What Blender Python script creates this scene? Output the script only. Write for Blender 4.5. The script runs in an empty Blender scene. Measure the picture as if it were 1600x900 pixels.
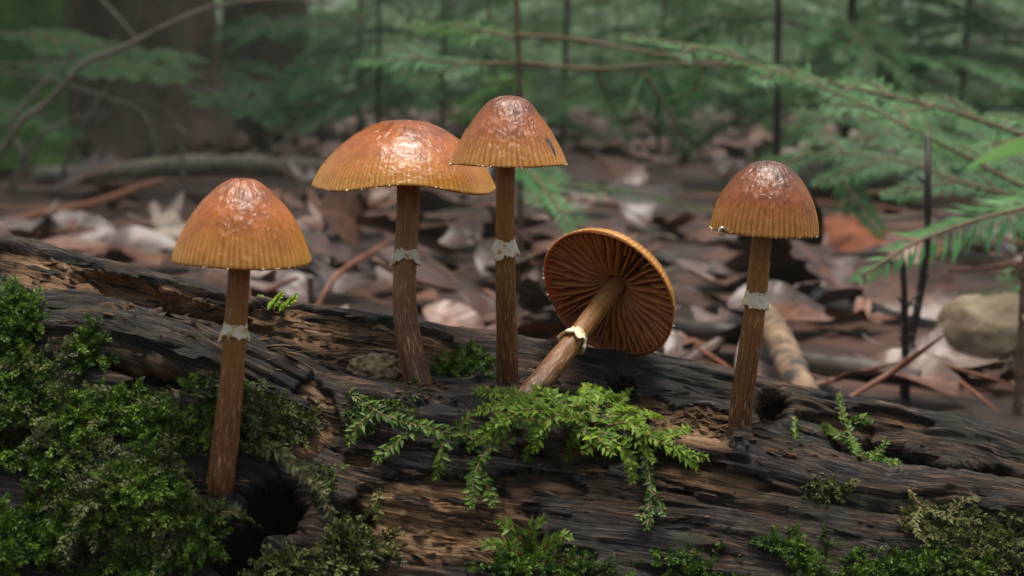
import bpy, math, random
import numpy as np
from mathutils import Vector, Matrix

# ------------------------------------------------------------------ camera, sky, sun, exposure
# All lengths below are written in centimetres; S turns them into Blender metres.
S = 0.01
scene = bpy.context.scene
FPX = 2222.2            # focal length in pixels of the 1600 x 900 photograph (50 mm on 36 mm)
CAM = np.array([0.0, -26.0, 10.5])
PITCH = math.atan2(300.0, FPX)
cam_data = bpy.data.cameras.new('camera')
cam_data.lens = 50.0
cam_data.sensor_width = 36.0
cam_data.clip_start = 0.01
cam_data.clip_end = 400.0
cam_data.dof.use_dof = True
cam_data.dof.focus_distance = 0.256
cam_data.dof.aperture_fstop = 30.0
cam = bpy.data.objects.new('camera', cam_data)
scene.collection.objects.link(cam)
cam.location = CAM * S
cam.rotation_euler = (math.pi / 2 - PITCH, 0, 0)
scene.camera = cam

SUN_EL, SUN_AZ = 84.0, 30.0     # azimuth clockwise from +Y; high above, a little behind the log and to the right
world = bpy.data.worlds.new('World')
scene.world = world
world.use_nodes = True
wn = world.node_tree
bg = wn.nodes['Background']
sky = wn.nodes.new('ShaderNodeTexSky')
sky.sky_type = 'NISHITA'
sky.sun_disc = False
sky.sun_elevation = math.radians(SUN_EL)
sky.sun_rotation = math.radians(SUN_AZ)
sky.air_density = 1.0
sky.dust_density = 7.0
sky.ozone_density = 0.3
wn.links.new(sky.outputs[0], bg.inputs[0])
bg.inputs[1].default_value = 0.06

sun_data = bpy.data.lights.new('sun', 'SUN')
sun_data.energy = 1.5
sun_data.angle = math.radians(27)
sun_data.color = (1.0, 0.94, 0.86)
sun = bpy.data.objects.new('sun', sun_data)
scene.collection.objects.link(sun)
az, el = math.radians(SUN_AZ), math.radians(SUN_EL)
to_sun = Vector((math.sin(az) * math.cos(el), math.cos(az) * math.cos(el), math.sin(el)))
sun.rotation_euler = to_sun.to_track_quat('Z', 'Y').to_euler()
sun.location = (0, 0, 3)

scene.view_settings.view_transform = 'Standard'
scene.view_settings.look = 'None'
scene.view_settings.gamma = 1.0
scene.view_settings.exposure = 1.38
scene.render.engine = 'CYCLES'
scene.cycles.use_denoising = True
scene.cycles.max_bounces = 8
scene.cycles.diffuse_bounces = 4
scene.cycles.glossy_bounces = 3
scene.cycles.transmission_bounces = 4
scene.cycles.transparent_max_bounces = 6
scene.cycles.volume_bounces = 1
scene.cycles.caustics_reflective = False
scene.cycles.caustics_refractive = False

rng = np.random.default_rng(7)
random.seed(7)

# ------------------------------------------------------------------ pixel <-> place
FWD = np.array([0, math.cos(PITCH), -math.sin(PITCH)])
UP = np.array([0, math.sin(PITCH), math.cos(PITCH)])

def at(px, py, Y):
    """The point in depth plane Y on the ray through a photograph pixel."""
    d = FWD * FPX + np.array([1.0, 0, 0]) * (px - 800) + UP * (450 - py)
    return CAM + d * ((Y - CAM[1]) / d[1])

def pix(P):
    v = np.asarray(P) - CAM
    zc = v @ FWD
    return 800 + FPX * v[..., 0] / zc, 450 - FPX * (v @ UP) / zc

def on_ground(px, py, z=0.0):
    d = FWD * FPX + np.array([1.0, 0, 0]) * (px - 800) + UP * (450 - py)
    return CAM + d * ((z - CAM[2]) / d[2])

# ------------------------------------------------------------------ noise
def _hash(i, j, k):
    n = (i * 374761393 + j * 668265263 + k * 2147483647 + 1013904223) & 0xFFFFFFFF
    n = ((n ^ (n >> 13)) * 1274126177) & 0xFFFFFFFF
    n = ((n ^ (n >> 16)) * 2246822519) & 0xFFFFFFFF
    return ((n ^ (n >> 15)) & 0xFFFFFF) / float(0xFFFFFF)

def vnoise(p):
    p = np.asarray(p, float)
    i = np.floor(p).astype(np.int64)
    f = p - i
    u = f * f * f * (f * (f * 6 - 15) + 10)
    r = 0
    for a in (0, 1):
        for b in (0, 1):
            for c in (0, 1):
                w = (u[..., 0] if a else 1 - u[..., 0]) * (u[..., 1] if b else 1 - u[..., 1]) * (u[..., 2] if c else 1 - u[..., 2])
                r = r + w * _hash(i[..., 0] + a, i[..., 1] + b, i[..., 2] + c)
    return r * 2 - 1

def fbm(p, octv=4, rough=0.5, ridged=False):
    p = np.asarray(p, float)
    s, amp, tot = 0, 1.0, 0
    for o in range(octv):
        n = vnoise(p * (2.03 ** o) + 17.3 * o)
        if ridged:
            n = 1 - 2 * np.abs(n)
        s = s + amp * n
        tot += amp
        amp *= rough
    return s / tot

def sstep(a, b, x):
    t = np.clip((x - a) / (b - a), 0, 1)
    return t * t * (3 - 2 * t)

def unit(v):
    v = np.asarray(v, float)
    return v / np.maximum(np.linalg.norm(v, axis=-1, keepdims=True), 1e-9)

# ------------------------------------------------------------------ building objects
COL = scene.collection
ORIGIN = {}

def tag(o, label=None, cat=None, group=None, kind=None):
    if label: o['label'] = label
    if cat: o['category'] = cat
    if group: o['group'] = group
    if kind: o['kind'] = kind
    return o

def thing(name, base, label, cat, group=None):
    o = bpy.data.objects.new(name, None)
    COL.objects.link(o)
    base = np.asarray(base, float)
    o.location = base * S
    o.empty_display_size = 0.01
    ORIGIN[o.name] = base
    return tag(o, label, cat, group)

def make_mesh(name, V, faces, mat, smooth=True, attrs=None):
    """V (n,3) in cm; faces: list of int arrays (m,k)."""
    me = bpy.data.meshes.new(name)
    V = np.asarray(V, np.float32) * S
    me.vertices.add(len(V))
    me.vertices.foreach_set('co', V.ravel())
    faces = [np.asarray(f, np.int32) for f in (faces if isinstance(faces, list) else [faces]) if len(f)]
    loops = np.concatenate([f.ravel() for f in faces])
    tot = np.concatenate([np.full(len(f), f.shape[1], np.int32) for f in faces])
    start = np.concatenate([[0], np.cumsum(tot)[:-1]]).astype(np.int32)
    me.loops.add(len(loops))
    me.loops.foreach_set('vertex_index', loops)
    me.polygons.add(len(tot))
    me.polygons.foreach_set('loop_start', start)
    me.polygons.foreach_set('loop_total', tot)
    me.polygons.foreach_set('use_smooth', np.full(len(tot), smooth))
    for k, a in (attrs or {}).items():
        a = np.asarray(a, np.float32)
        if a.ndim == 1:
            me.attributes.new(k, 'FLOAT', 'POINT').data.foreach_set('value', a)
        else:
            me.attributes.new(k, 'FLOAT_VECTOR', 'POINT').data.foreach_set('vector', a.ravel())
    me.update(calc_edges=True)
    me.validate()
    if mat: me.materials.append(mat)
    return me

def place(name, me, parent=None, origin=(0, 0, 0), rot=None, scale=None):
    o = bpy.data.objects.new(name, me)
    COL.objects.link(o)
    if parent is not None:
        o.parent = parent
    o.location = np.asarray(origin, float) * S
    if rot is not None: o.rotation_euler = rot
    if scale is not None: o.scale = (scale,) * 3 if np.isscalar(scale) else scale
    return o

def build(name, V, faces, mat, parent=None, origin=None, smooth=True, attrs=None):
    """A mesh from world-space cm coordinates; a part's mesh is stored relative to its thing's base."""
    V = np.asarray(V, float)
    if parent is not None:
        org = ORIGIN[parent.name]
        o = place(name, make_mesh(name, V - org, faces, mat, smooth, attrs), parent)
        ORIGIN[o.name] = org
    else:
        org = np.array([V[:, 0].mean(), V[:, 1].mean(), V[:, 2].min()]) if origin is None else np.asarray(origin, float)
        o = place(name, make_mesh(name, V - org, faces, mat, smooth, attrs), None, org)
        ORIGIN[o.name] = org
    return o

class Acc:
    """Collects vertices and faces for one mesh."""
    def __init__(s): s.V, s.F, s.A, s.n = [], {}, [], 0
    def add(s, V, F, a=None):
        V = np.asarray(V, float); F = np.asarray(F, int)
        s.V.append(V); s.F.setdefault(F.shape[1], []).append(F + s.n)
        s.A.append(np.zeros(len(V)) if a is None else np.broadcast_to(a, len(V)).astype(float))
        s.n += len(V)
    def out(s): return np.concatenate(s.V), [np.concatenate(f) for f in s.F.values()], np.concatenate(s.A)

def grid_faces(nu, nv, closed=False, off=0):
    """quads for a (nu, nv) grid, v fastest; closed wraps v."""
    i = np.arange(nu - 1)[:, None]
    j = np.arange(nv if closed else nv - 1)[None, :]
    j2 = (j + 1) % nv
    return np.stack([i * nv + j, i * nv + j2, (i + 1) * nv + j2, (i + 1) * nv + j], -1).reshape(-1, 4) + off

def spline(pts, n):
    """Catmull-Rom through points (m,d) resampled to n points, even in length."""
    P = np.asarray(pts, float)
    if len(P) == 2:
        return P[0] + (P[1] - P[0]) * np.linspace(0, 1, n)[:, None]
    Q = np.vstack([2 * P[0] - P[1], P, 2 * P[-1] - P[-2]])
    out = []
    for i in range(len(P) - 1):
        p0, p1, p2, p3 = Q[i:i + 4]
        t = np.linspace(0, 1, 24, endpoint=False)[:, None]
        out.append(0.5 * (2 * p1 + (p2 - p0) * t + (2 * p0 - 5 * p1 + 4 * p2 - p3) * t ** 2 + (3 * p1 - p0 - 3 * p2 + p3) * t ** 3))
    C = np.vstack(out + [P[-1:]])
    L = np.concatenate([[0], np.cumsum(np.linalg.norm(np.diff(C[:, :3], axis=0), axis=1))])
    x = np.linspace(0, L[-1], n)
    return np.stack([np.interp(x, L, C[:, k]) for k in range(C.shape[1])], -1)

def frames(C):
    T = unit(np.gradient(C, axis=0))
    ref = np.array([0, 0, 1.0]) if abs(T[:, 2]).mean() < 0.8 else np.array([0, 1.0, 0])
    N = unit(np.cross(T, ref)); B = np.cross(N, T)
    return T, N, B

def tube(C, R, seg=8, wob=0.0, wscale=1.0, cap=True, a=None):
    """A tapered round rod along curve C with radii R: vertices, quads (end caps pinched)."""
    C = np.asarray(C, float); R = np.broadcast_to(np.asarray(R, float), len(C)).copy()
    T, N, B = frames(C)
    if cap:
        C = np.vstack([C[:1], C, C[-1:]]); R = np.concatenate([[R[0] * .02], R, [R[-1] * .02]])
        T, N, B = (np.vstack([q[:1], q, q[-1:]]) for q in (T, N, B))
    th = np.linspace(0, 2 * math.pi, seg, endpoint=False)
    ring = N[:, None] * np.cos(th)[None, :, None] + B[:, None] * np.sin(th)[None, :, None]
    P = C[:, None] + ring * R[:, None, None]
    if wob:
        P = P + ring * (wob * R[:, None] * fbm(P * wscale, 3))[..., None]
    return P.reshape(-1, 3), grid_faces(len(C), seg, True)

# ------------------------------------------------------------------ materials
class Mt:
    def __init__(s, name, rough=0.6, spec=0.5):
        s.m = bpy.data.materials.new(name); s.m.use_nodes = True
        s.t = s.m.node_tree; s.b = s.t.nodes['Principled BSDF']
        s.set(Roughness=rough); s.b.inputs['Specular IOR Level'].default_value = spec
    def node(s, typ, **kw):
        n = s.t.nodes.new('ShaderNode' + typ)
        for k, v in kw.items(): setattr(n, k, v)
        return n
    def put(s, sock, v):
        if isinstance(v, bpy.types.NodeSocket): s.t.links.new(v, sock)
        elif isinstance(v, tuple) and len(v) == 3 and sock.type == 'RGBA': sock.default_value = (*v, 1)
        else: sock.default_value = v
    def set(s, **kw):
        for k, v in kw.items(): s.put(s.b.inputs[k.replace('_', ' ')], v)
        return s
    def coord(s, sc=(1, 1, 1), attr=None):
        """object space in cm (or a vector attribute), scaled"""
        if attr:
            n = s.node('Attribute', attribute_name=attr); out, k = n.outputs['Vector'], 1
        else:
            n = s.node('TexCoord'); out, k = n.outputs['Object'], 1 / S
        mp = s.node('Mapping'); s.t.links.new(out, mp.inputs[0])
        sc = (sc,) * 3 if np.isscalar(sc) else sc
        mp.inputs['Scale'].default_value = tuple(k * q for q in sc)
        return mp.outputs[0]
    def attr(s, name): return s.node('Attribute', attribute_name=name).outputs['Fac']
    def rand(s): return s.node('ObjectInfo').outputs['Random']
    def noise(s, vec, scale=1.0, detail=4, rough=0.55, dist=0.0):
        n = s.node('TexNoise'); s.put(n.inputs['Vector'], vec)
        n.inputs['Scale'].default_value = scale; n.inputs['Detail'].default_value = detail
        n.inputs['Roughness'].default_value = rough; n.inputs['Distortion'].default_value = dist
        return n.outputs['Fac']
    def voro(s, vec, scale=1.0, feature='F1', out='Distance'):
        n = s.node('TexVoronoi', feature=feature); s.put(n.inputs['Vector'], vec)
        n.inputs['Scale'].default_value = scale
        return n.outputs[out]
    def ramp(s, fac, stops):
        n = s.node('ValToRGB'); s.put(n.inputs[0], fac)
        e = n.color_ramp.elements
        while len(e) < len(stops): e.new(0.5)
        for q, (p, c) in zip(e, stops):
            q.position = p; q.color = (*c, 1) if isinstance(c, tuple) else (c, c, c, 1)
        return n.outputs[0]
    def mix(s, fac, a, b, mode='MIX'):
        n = s.node('Mix', data_type='RGBA', blend_type=mode)
        s.put(n.inputs[0], fac); s.put(n.inputs[6], a); s.put(n.inputs[7], b)
        return n.outputs[2]
    def math(s, op, a, b=0.5, c=None):
        n = s.node('Math', operation=op); s.put(n.inputs[0], a); s.put(n.inputs[1], b)
        if c is not None: s.put(n.inputs[2], c)
        return n.outputs[0]
    def bump(s, h, strength=0.5, dist=0.05, normal=None):
        n = s.node('Bump'); n.inputs['Strength'].default_value = strength
        n.inputs['Distance'].default_value = dist * S; s.put(n.inputs['Height'], h)
        if normal is not None: s.put(n.inputs['Normal'], normal)
        return n.outputs[0]

def m_cap(name, apex, mid, rim, sh=0.0):
    m = Mt(name, 0.45, 0.15)
    t = m.attr('t')
    v = m.coord((9, 9, 2.2), 'cyl'); v2 = m.coord((26, 26, 3.0), 'cyl')
    n1 = m.noise(v, 1.0, 5, 0.6, 0.6); n2 = m.noise(v2, 1.0, 3, 0.6)
    pos = m.math('ADD', t, m.math('MULTIPLY_ADD', n1, 0.36, -0.18))
    c = m.ramp(pos, [(sh * .9, apex), (0.30 + sh, tuple(0.5 * (a + b) for a, b in zip(apex, mid))), (0.55 + sh * .8, mid), (0.86, tuple(.45 * a + .55 * b for a, b in zip(mid, rim))), (1.0, rim)])
    c = m.mix(m.ramp(n2, [(0.42, 0.0), (0.75, 0.35)]), c, (0.55, 0.20, 0.03))
    bl = m.noise(m.coord((2.6, 2.6, 2.2), 'cyl'), 1.0, 5, 0.62, 0.8)
    c = m.mix(m.math('MULTIPLY', m.ramp(bl, [(0.46, 0.0), (0.64, 0.75)]), m.ramp(t, [(0.35, 1.0), (0.95, 0.0)])), c, tuple(0.55 * q for q in apex))
    c = m.mix(m.ramp(m.attr('rib'), [(0.1, 0.55), (0.6, 0.0)]), c, tuple(0.62 * q for q in mid))
    m.set(Base_Color=c, Subsurface_Weight=0.25, Coat_Weight=0.85, Coat_IOR=1.5)
    m.b.inputs['Subsurface Radius'].default_value = (1.0, 0.45, 0.15)
    m.b.inputs['Subsurface Scale'].default_value = 0.0022
    m.put(m.b.inputs['Coat Roughness'], m.ramp(n1, [(0.35, 0.05), (0.65, 0.22)]))
    w = m.noise(m.coord((12, 12, 3.4), 'cyl'), 1.0, 4, 0.58, 1.0)
    f = m.noise(m.coord((70, 70, 26), 'cyl'), 1.0, 2, 0.5)
    b1 = m.bump(w, 0.7, 0.050); b2 = m.bump(f, 0.2, 0.006, b1)
    m.set(Normal=m.bump(w, 0.3, 0.04)); m.put(m.b.inputs['Coat Normal'], b2)
    return m.m

def m_stem():
    m = Mt('stem_skin', 0.5, 0.45)
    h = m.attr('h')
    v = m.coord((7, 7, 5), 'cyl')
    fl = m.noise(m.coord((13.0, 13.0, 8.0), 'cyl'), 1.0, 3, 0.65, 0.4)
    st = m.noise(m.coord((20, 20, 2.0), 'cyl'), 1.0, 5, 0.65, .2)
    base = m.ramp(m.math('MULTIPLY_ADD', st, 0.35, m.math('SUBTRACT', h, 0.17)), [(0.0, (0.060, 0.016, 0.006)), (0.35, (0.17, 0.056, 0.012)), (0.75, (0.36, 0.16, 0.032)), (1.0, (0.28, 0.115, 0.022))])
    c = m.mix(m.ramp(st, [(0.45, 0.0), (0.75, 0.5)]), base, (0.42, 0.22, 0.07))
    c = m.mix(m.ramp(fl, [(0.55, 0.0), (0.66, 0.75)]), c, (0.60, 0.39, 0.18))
    m.set(Base_Color=c, Subsurface_Weight=0.08, Coat_Weight=0.1, Coat_Roughness=0.3)
    m.b.inputs['Subsurface Radius'].default_value = (1.0, 0.45, 0.15)
    m.b.inputs['Subsurface Scale'].default_value = 0.001
    m.set(Normal=m.bump(fl, 0.4, 0.03, m.bump(st, 0.5, 0.03)))
    return m.m

def m_simple(name, stops, scale, rough=0.6, bump=0.4, dist=0.03, spec=0.5, detail=5, coat=0.0, stretch=(1, 1, 1), sss=0.0):
    m = Mt(name, rough, spec)
    n = m.noise(m.coord(tuple(scale * q for q in stretch)), 1.0, detail, 0.6)
    m.set(Base_Color=m.ramp(n, stops))
    if coat: m.set(Coat_Weight=coat, Coat_Roughness=0.2)
    if sss:
        m.set(Subsurface_Weight=sss); m.b.inputs['Subsurface Scale'].default_value = 0.001
    if bump: m.set(Normal=m.bump(n, bump, dist))
    return m.m

def m_bark():
    m = Mt('wet_bark', 0.42, 0.4)
    lo = m.noise(m.coord((0.5, 0.9, 1), 'luv'), 1.0, 5, 0.6)
    st = m.noise(m.coord((0.9, 21, 1), 'luv'), 1.0, 7, 0.72, 0.1)
    fi = m.noise(m.coord((7, 48, 1), 'luv'), 1.0, 3, 0.6)
    c = m.ramp(st, [(0.36, (0.002, 0.002, 0.002)), (0.48, (0.010, 0.009, 0.008)), (0.57, (0.055, 0.045, 0.037)), (0.70, (0.24, 0.19, 0.145))])
    c2 = m.ramp(st, [(0.34, (0.004, 0.003, 0.002)), (0.49, (0.045, 0.024, 0.013)), (0.68, (0.28, 0.165, 0.09))])
    c = m.mix(m.ramp(lo, [(0.455, 0.0), (0.585, 0.95)]), c, c2)
    g = m.noise(m.coord((0.9, 1.4, 1.4)), 1.7, 5, 0.65)
    c = m.mix(m.math('MULTIPLY', m.ramp(g, [(0.54, 0.0), (0.64, 0.6)]), m.ramp(fi, [(0.4, 0.3), (0.6, 1.0)])), c, (0.040, 0.060, 0.014))
    m.set(Base_Color=c)
    m.put(m.b.inputs['Roughness'], m.ramp(fi, [(0.3, 0.28), (0.7, 0.7)]))
    m.set(Normal=m.bump(fi, 0.6, 0.03, m.bump(st, 1.0, 0.14)))
    return m.m

def m_wood(name, attr):
    m = Mt(name, 0.65, 0.3)
    q = (lambda sc: m.coord(sc, 'luv')) if attr else (lambda sc: m.coord((sc[0], sc[1], sc[1])))
    lo = m.noise(q((0.7, 1.3, 1)), 1.0, 4, 0.6)
    st = m.noise(q((1.0, 15, 1)), 1.0, 7, 0.72, 0.2)
    fi = m.noise(q((9, 46, 1)), 1.0, 3, 0.6)
    ca = m.ramp(m.math('MULTIPLY_ADD', lo, 0.35, m.math('MULTIPLY_ADD', st, 1.1, -0.14)), [(0.30, (0.010, 0.006, 0.003)), (0.46, (0.12, 0.060, 0.026)), (0.60, (0.34, 0.20, 0.095)), (0.8, (0.55, 0.38, 0.21))])
    cb = m.ramp(st, [(0.3, (0.004, 0.003, 0.002)), (0.5, (0.035, 0.019, 0.011)), (0.72, (0.14, 0.075, 0.04))])
    c = m.mix(m.attr('tan'), cb, ca)
    m.set(Base_Color=c)
    m.set(Normal=m.bump(fi, 0.5, 0.03, m.bump(st, 1.0, 0.16)))
    return m.m

def m_green(name, dark, light, rough=0.4, trans=0.25, tip=None, coat=0.0):
    """leaf and needle green; attribute 'v' varies leaf by leaf"""
    m = Mt(name, rough, 0.28)
    c = m.ramp(m.attr('v'), [(0.0, dark), (0.55, tuple((a + b) / 2 for a, b in zip(dark, light))), (1.0, light if tip is None else tip)])
    m.set(Base_Color=c)
    if coat: m.set(Coat_Weight=coat, Coat_Roughness=0.15)
    if trans:
        tr = m.node('BsdfTranslucent'); m.put(tr.inputs[0], c)
        mx = m.node('MixShader'); mx.inputs[0].default_value = trans
        m.t.links.new(m.b.outputs[0], mx.inputs[1]); m.t.links.new(tr.outputs[0], mx.inputs[2])
        m.t.links.new(mx.outputs[0], m.t.nodes['Material Output'].inputs[0])
    return m.m

def m_leaf(name, stops, rough=0.32, coat=.38):
    m = Mt(name, rough + .12, 0.4)
    n = m.noise(m.coord(0.55), 1.0, 5, 0.6)
    n2 = m.noise(m.coord(3.0), 1.0, 4, 0.6)
    r = m.rand()
    k = m.math('ADD', m.math('MULTIPLY_ADD', n, 0.6, -0.3), m.math('MULTIPLY_ADD', r, 0.7, 0.15))
    c = m.ramp(k, stops)
    c = m.mix(m.ramp(n2, [(0.35, 0.55), (0.55, 0.0)]), c, tuple(0.35 * q for q in stops[0][1]))
    vein = m.attr('vein')
    c = m.mix(m.math('MULTIPLY', vein, 0.35), c, tuple(min(1, 1.5 * q) for q in stops[-1][1]))
    m.set(Base_Color=c, Coat_Weight=coat, Coat_Roughness=0.32)
    m.set(Normal=m.bump(vein, 0.5, 0.08, m.bump(n2, 0.5, 0.12)))
    return m.m

MAT = {}
MAT['cap_gold'] = m_cap('cap_skin_honey', (0.22, 0.042, 0.004), (0.40, 0.108, 0.006), (0.66, 0.33, 0.055))
MAT['cap_red'] = m_cap('cap_skin_russet', (0.075, 0.013, 0.006), (0.33, 0.080, 0.005), (0.64, 0.30, 0.050))
MAT['cap_plum'] = m_cap('cap_skin_plum_topped', (0.060, 0.012, 0.008), (0.32, 0.080, 0.005), (0.64, 0.30, 0.050), .18)
MAT['stem'] = m_stem()
MAT['gill'] = m_simple('gill_flesh', [(0.3, (0.38, 0.110, 0.018)), (0.7, (0.56, 0.22, 0.055))], 6, 0.6, 0.3, 0.02, sss=0.1)
MAT['ring'] = m_simple('ring_veil', [(0.34, (0.52, 0.31, 0.09)), (0.44, (0.86, 0.74, 0.46)), (0.72, (0.92, 0.85, 0.64))], 7, 0.5, 0.5, 0.03, sss=0.2)
MAT['bark'] = m_bark()
MAT['wood'] = m_wood('rotten_wood', True)
MAT['chip'] = m_wood('rotten_wood_chip', False)
MAT['flake'] = MAT['bark']
MAT['moss'] = m_green('moss_leaf', (0.008, 0.024, 0.003), (0.070, 0.155, 0.011), 0.4, 0.3, (0.145, 0.25, 0.025))
MAT['moss_olive'] = m_green('moss_leaf_olive', (0.018, 0.024, 0.005), (0.075, 0.10, 0.018), 0.5, 0.2, (0.14, 0.155, 0.04))
MAT['frond'] = m_green('frond_leaf', (0.040, 0.095, 0.005), (0.17, 0.31, 0.016), 0.5, 0.3, (0.29, 0.43, 0.04))
MAT['moss_stem'] = m_simple('moss_stem', [(0.3, (0.10, 0.045, 0.015)), (0.7, (0.25, 0.14, 0.04))], 8, 0.5, 0)
MAT['needle'] = m_green('needle_blue_green', (0.026, 0.095, 0.030), (0.080, 0.250, 0.080), 0.5, 0.3, (0.14, 0.34, 0.11))
MAT['needle_fresh'] = m_green('needle_fresh_green', (0.045, 0.13, 0.03), (0.13, 0.30, 0.07), 0.35, 0.3, (0.2, 0.40, 0.10))
MAT['twig'] = m_simple('conifer_twig', [(0.3, (0.09, 0.055, 0.03)), (0.7, (0.22, 0.15, 0.085))], 3, 0.7, 0.5, 0.05)
MAT['dark_stem'] = m_simple('dark_stem', [(0.3, (0.010, 0.008, 0.007)), (0.7, (0.045, 0.032, 0.026))], 2.5, 0.6, 0.6, 0.08)
MAT['far_bark'] = m_simple('trunk_bark', [(0.3, (0.028, 0.019, 0.013)), (0.7, (0.12, 0.085, 0.058))], 0.35, 0.85, 1.0, 0.8, 0.2, 6, 0, (1, 1, 0.18))
MAT['stick_grey'] = m_simple('weathered_stick', [(0.3, (0.055, 0.05, 0.035)), (0.7, (0.24, 0.21, 0.15))], 0.8, 0.7, 0.6, 0.1)
MAT['stick_tan'] = m_simple('spotted_stick', [(0.40, (0.035, 0.033, 0.03)), (0.50, (0.19, 0.12, 0.07)), (0.7, (0.33, 0.22, 0.135))], 1.1, 0.6, 0.5, 0.1)
MAT['stick_dark'] = m_simple('damp_stick', [(0.3, (0.025, 0.022, 0.018)), (0.7, (0.10, 0.085, 0.065))], 0.8, 0.6, 0.7, 0.1)
MAT['needle_dead'] = m_simple('dead_needle', [(0.3, (0.09, 0.026, 0.010)), (0.7, (0.24, 0.085, 0.036))], 1.5, 0.5, 0.2, 0.03)
MAT['stone'] = m_simple('pale_stone', [(0.3, (0.05, 0.036, 0.02)), (0.5, (0.19, 0.14, 0.08)), (0.7, (0.34, 0.265, 0.165))], 0.6, 0.7, 0.8, 0.3)
MAT['lichen'] = m_simple('lichen_crust', [(0.35, (0.10, 0.065, 0.025)), (0.52, (0.30, 0.22, 0.10)), (0.7, (0.46, 0.38, 0.21))], 7, 0.8, 0.9, 0.08)
LEAF = {
    'russet brown': m_leaf('leaf_russet', [(0.2, (0.035, 0.011, 0.005)), (0.55, (0.10, 0.034, 0.015)), (0.9, (0.19, 0.080, 0.042))]),
    'greyish brown': m_leaf('leaf_greyish', [(0.2, (0.06, 0.038, 0.032)), (0.55, (0.16, 0.108, 0.092)), (0.9, (0.29, 0.22, 0.19))]),
    'dark chocolate brown': m_leaf('leaf_dark', [(0.2, (0.020, 0.010, 0.007)), (0.55, (0.045, 0.022, 0.015)), (0.9, (0.085, 0.045, 0.03))]),
    'pale tan': m_leaf('leaf_tan', [(0.2, (0.20, 0.155, 0.115)), (0.55, (0.33, 0.265, 0.205)), (0.9, (0.44, 0.37, 0.30))], 0.5),
    'orange': m_leaf('leaf_orange', [(0.2, (0.16, 0.034, 0.006)), (0.55, (0.27, 0.066, 0.010)), (0.9, (0.34, 0.10, 0.018))], 0.6, 0.0),
}

def m_ground():
    m = Mt('forest_floor', 0.6, 0.4)
    a = m.voro(m.coord((0.17, 0.17, 0.17)), 1.0, 'F1', 'Color')
    n = m.noise(m.coord(0.5), 1.0, 6, 0.65)
    sep = m.node('SeparateColor'); m.put(sep.inputs[0], a)
    k = m.math('MULTIPLY_ADD', sep.outputs[0], 0.6, m.math('MULTIPLY', n, 0.45))
    c = m.ramp(k, [(0.15, (0.010, 0.005, 0.003)), (0.45, (0.032, 0.012, 0.006)), (0.7, (0.075, 0.030, 0.017)), (0.9, (0.14, 0.078, 0.055))])
    m.set(Base_Color=c, Normal=m.bump(n, 0.8, 0.5))
    return m.m
MAT['ground'] = m_ground()

# ------------------------------------------------------------------ ground
def gz(x, y):
    x = np.asarray(x, float); y = np.asarray(y, float)
    p = np.stack([x / 38, y / 38, np.zeros_like(x)], -1)
    far = sstep(60, 400, y)
    return fbm(p, 3) * (0.9 + 3.0 * far) * sstep(5, 30, np.abs(y - 0.0) + 8)

xs = np.sinh(np.linspace(-6.2, 6.2, 161)) * 22
ys = np.concatenate([np.linspace(-90, 60, 61)[:-1], 60 + np.sinh(np.linspace(0, 6.4, 120)) * 14])
X, Y = np.meshgrid(xs, ys, indexing='ij')
Z = gz(X, Y) - 0.3
tag(build('ground', np.stack([X, Y, Z], -1).reshape(-1, 3), grid_faces(len(xs), len(ys))[:, ::-1], MAT['ground'], origin=(0, 0, 0)), kind='structure')

# ------------------------------------------------------------------ the rotting log
def curve_z(pts, Yv):
    P = np.array([at(px, py, Yv) for px, py in pts])
    return P[:, 0], P[:, 2]

def ext(pts):
    (x0, y0), (x1, y1) = pts[0], pts[-1]
    return [(x0 - 900, y0 - 160)] + pts + [(x1 + 900, y1 + 190)]

B_ = ext([(0, 378), (60, 392), (130, 412), (250, 440), (350, 465), (430, 480), (520, 492), (600, 505), (700, 525), (800, 539), (900, 553), (1050, 570), (1130, 583), (1200, 602), (1300, 624), (1400, 642), (1500, 660), (1600, 692)])
I_ = ext([(0, 405), (60, 412), (130, 440), (250, 470), (350, 490), (430, 510), (520, 530), (600, 545), (700, 560), (800, 570), (900, 588), (1050, 612), (1130, 628), (1200, 642), (1300, 668), (1400, 690), (1500, 704), (1600, 730)])
K_ = ext([(0, 450), (90, 470), (300, 515), (400, 550), (500, 588), (600, 612), (700, 617), (800, 612), (900, 636), (1000, 662), (1100, 677), (1200, 688), (1300, 722), (1400, 745), (1500, 756), (1600, 776)])
R_ = ext([(0, 470), (90, 468), (180, 476), (300, 503), (400, 548), (470, 585), (530, 612), (620, 632), (700, 640), (800, 642), (900, 652), (1000, 670), (1100, 686), (1200, 703), (1300, 730), (1400, 750), (1500, 757), (1600, 776)])
F1 = ext([(0, 560), (90, 545), (180, 552), (300, 585), (400, 632), (470, 672), (530, 700), (620, 722), (700, 732), (800, 738), (900, 748), (1000, 762), (1100, 777), (1200, 796), (1300, 816), (1400, 832), (1500, 846), (1600, 862)])
F2 = ext([(0, 690), (150, 690), (300, 712), (400, 745), (480, 775), (620, 800), (800, 830), (1000, 860), (1200, 892), (1400, 930), (1600, 965)])
F3 = ext([(0, 860), (300, 885), (480, 915), (800, 970), (1200, 1040), (1600, 1120)])
STA = [(1.95, B_), (1.45, I_), (0.3, K_), (-1.45, R_), (-2.15, F1), (-3.0, F2), (-3.8, F3)]
NU, NV = 820, 350
ux = np.linspace(-1, 1, NU)
ux = (ux * 0.62 + 0.38 * ux ** 5) * 20.0        # finer inside the frame
prof = []                                        # stations (Y, z(x)) from back to front
zB = None
for Yv, pts in STA:
    x, z = curve_z(pts, Yv)
    zi = np.interp(ux, x, z)
    k = np.ones(15) / 15
    zi = np.convolve(np.pad(zi, 7, 'edge'), k, 'valid')
    prof.append((Yv, zi))
zB = prof[0][1]
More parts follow.
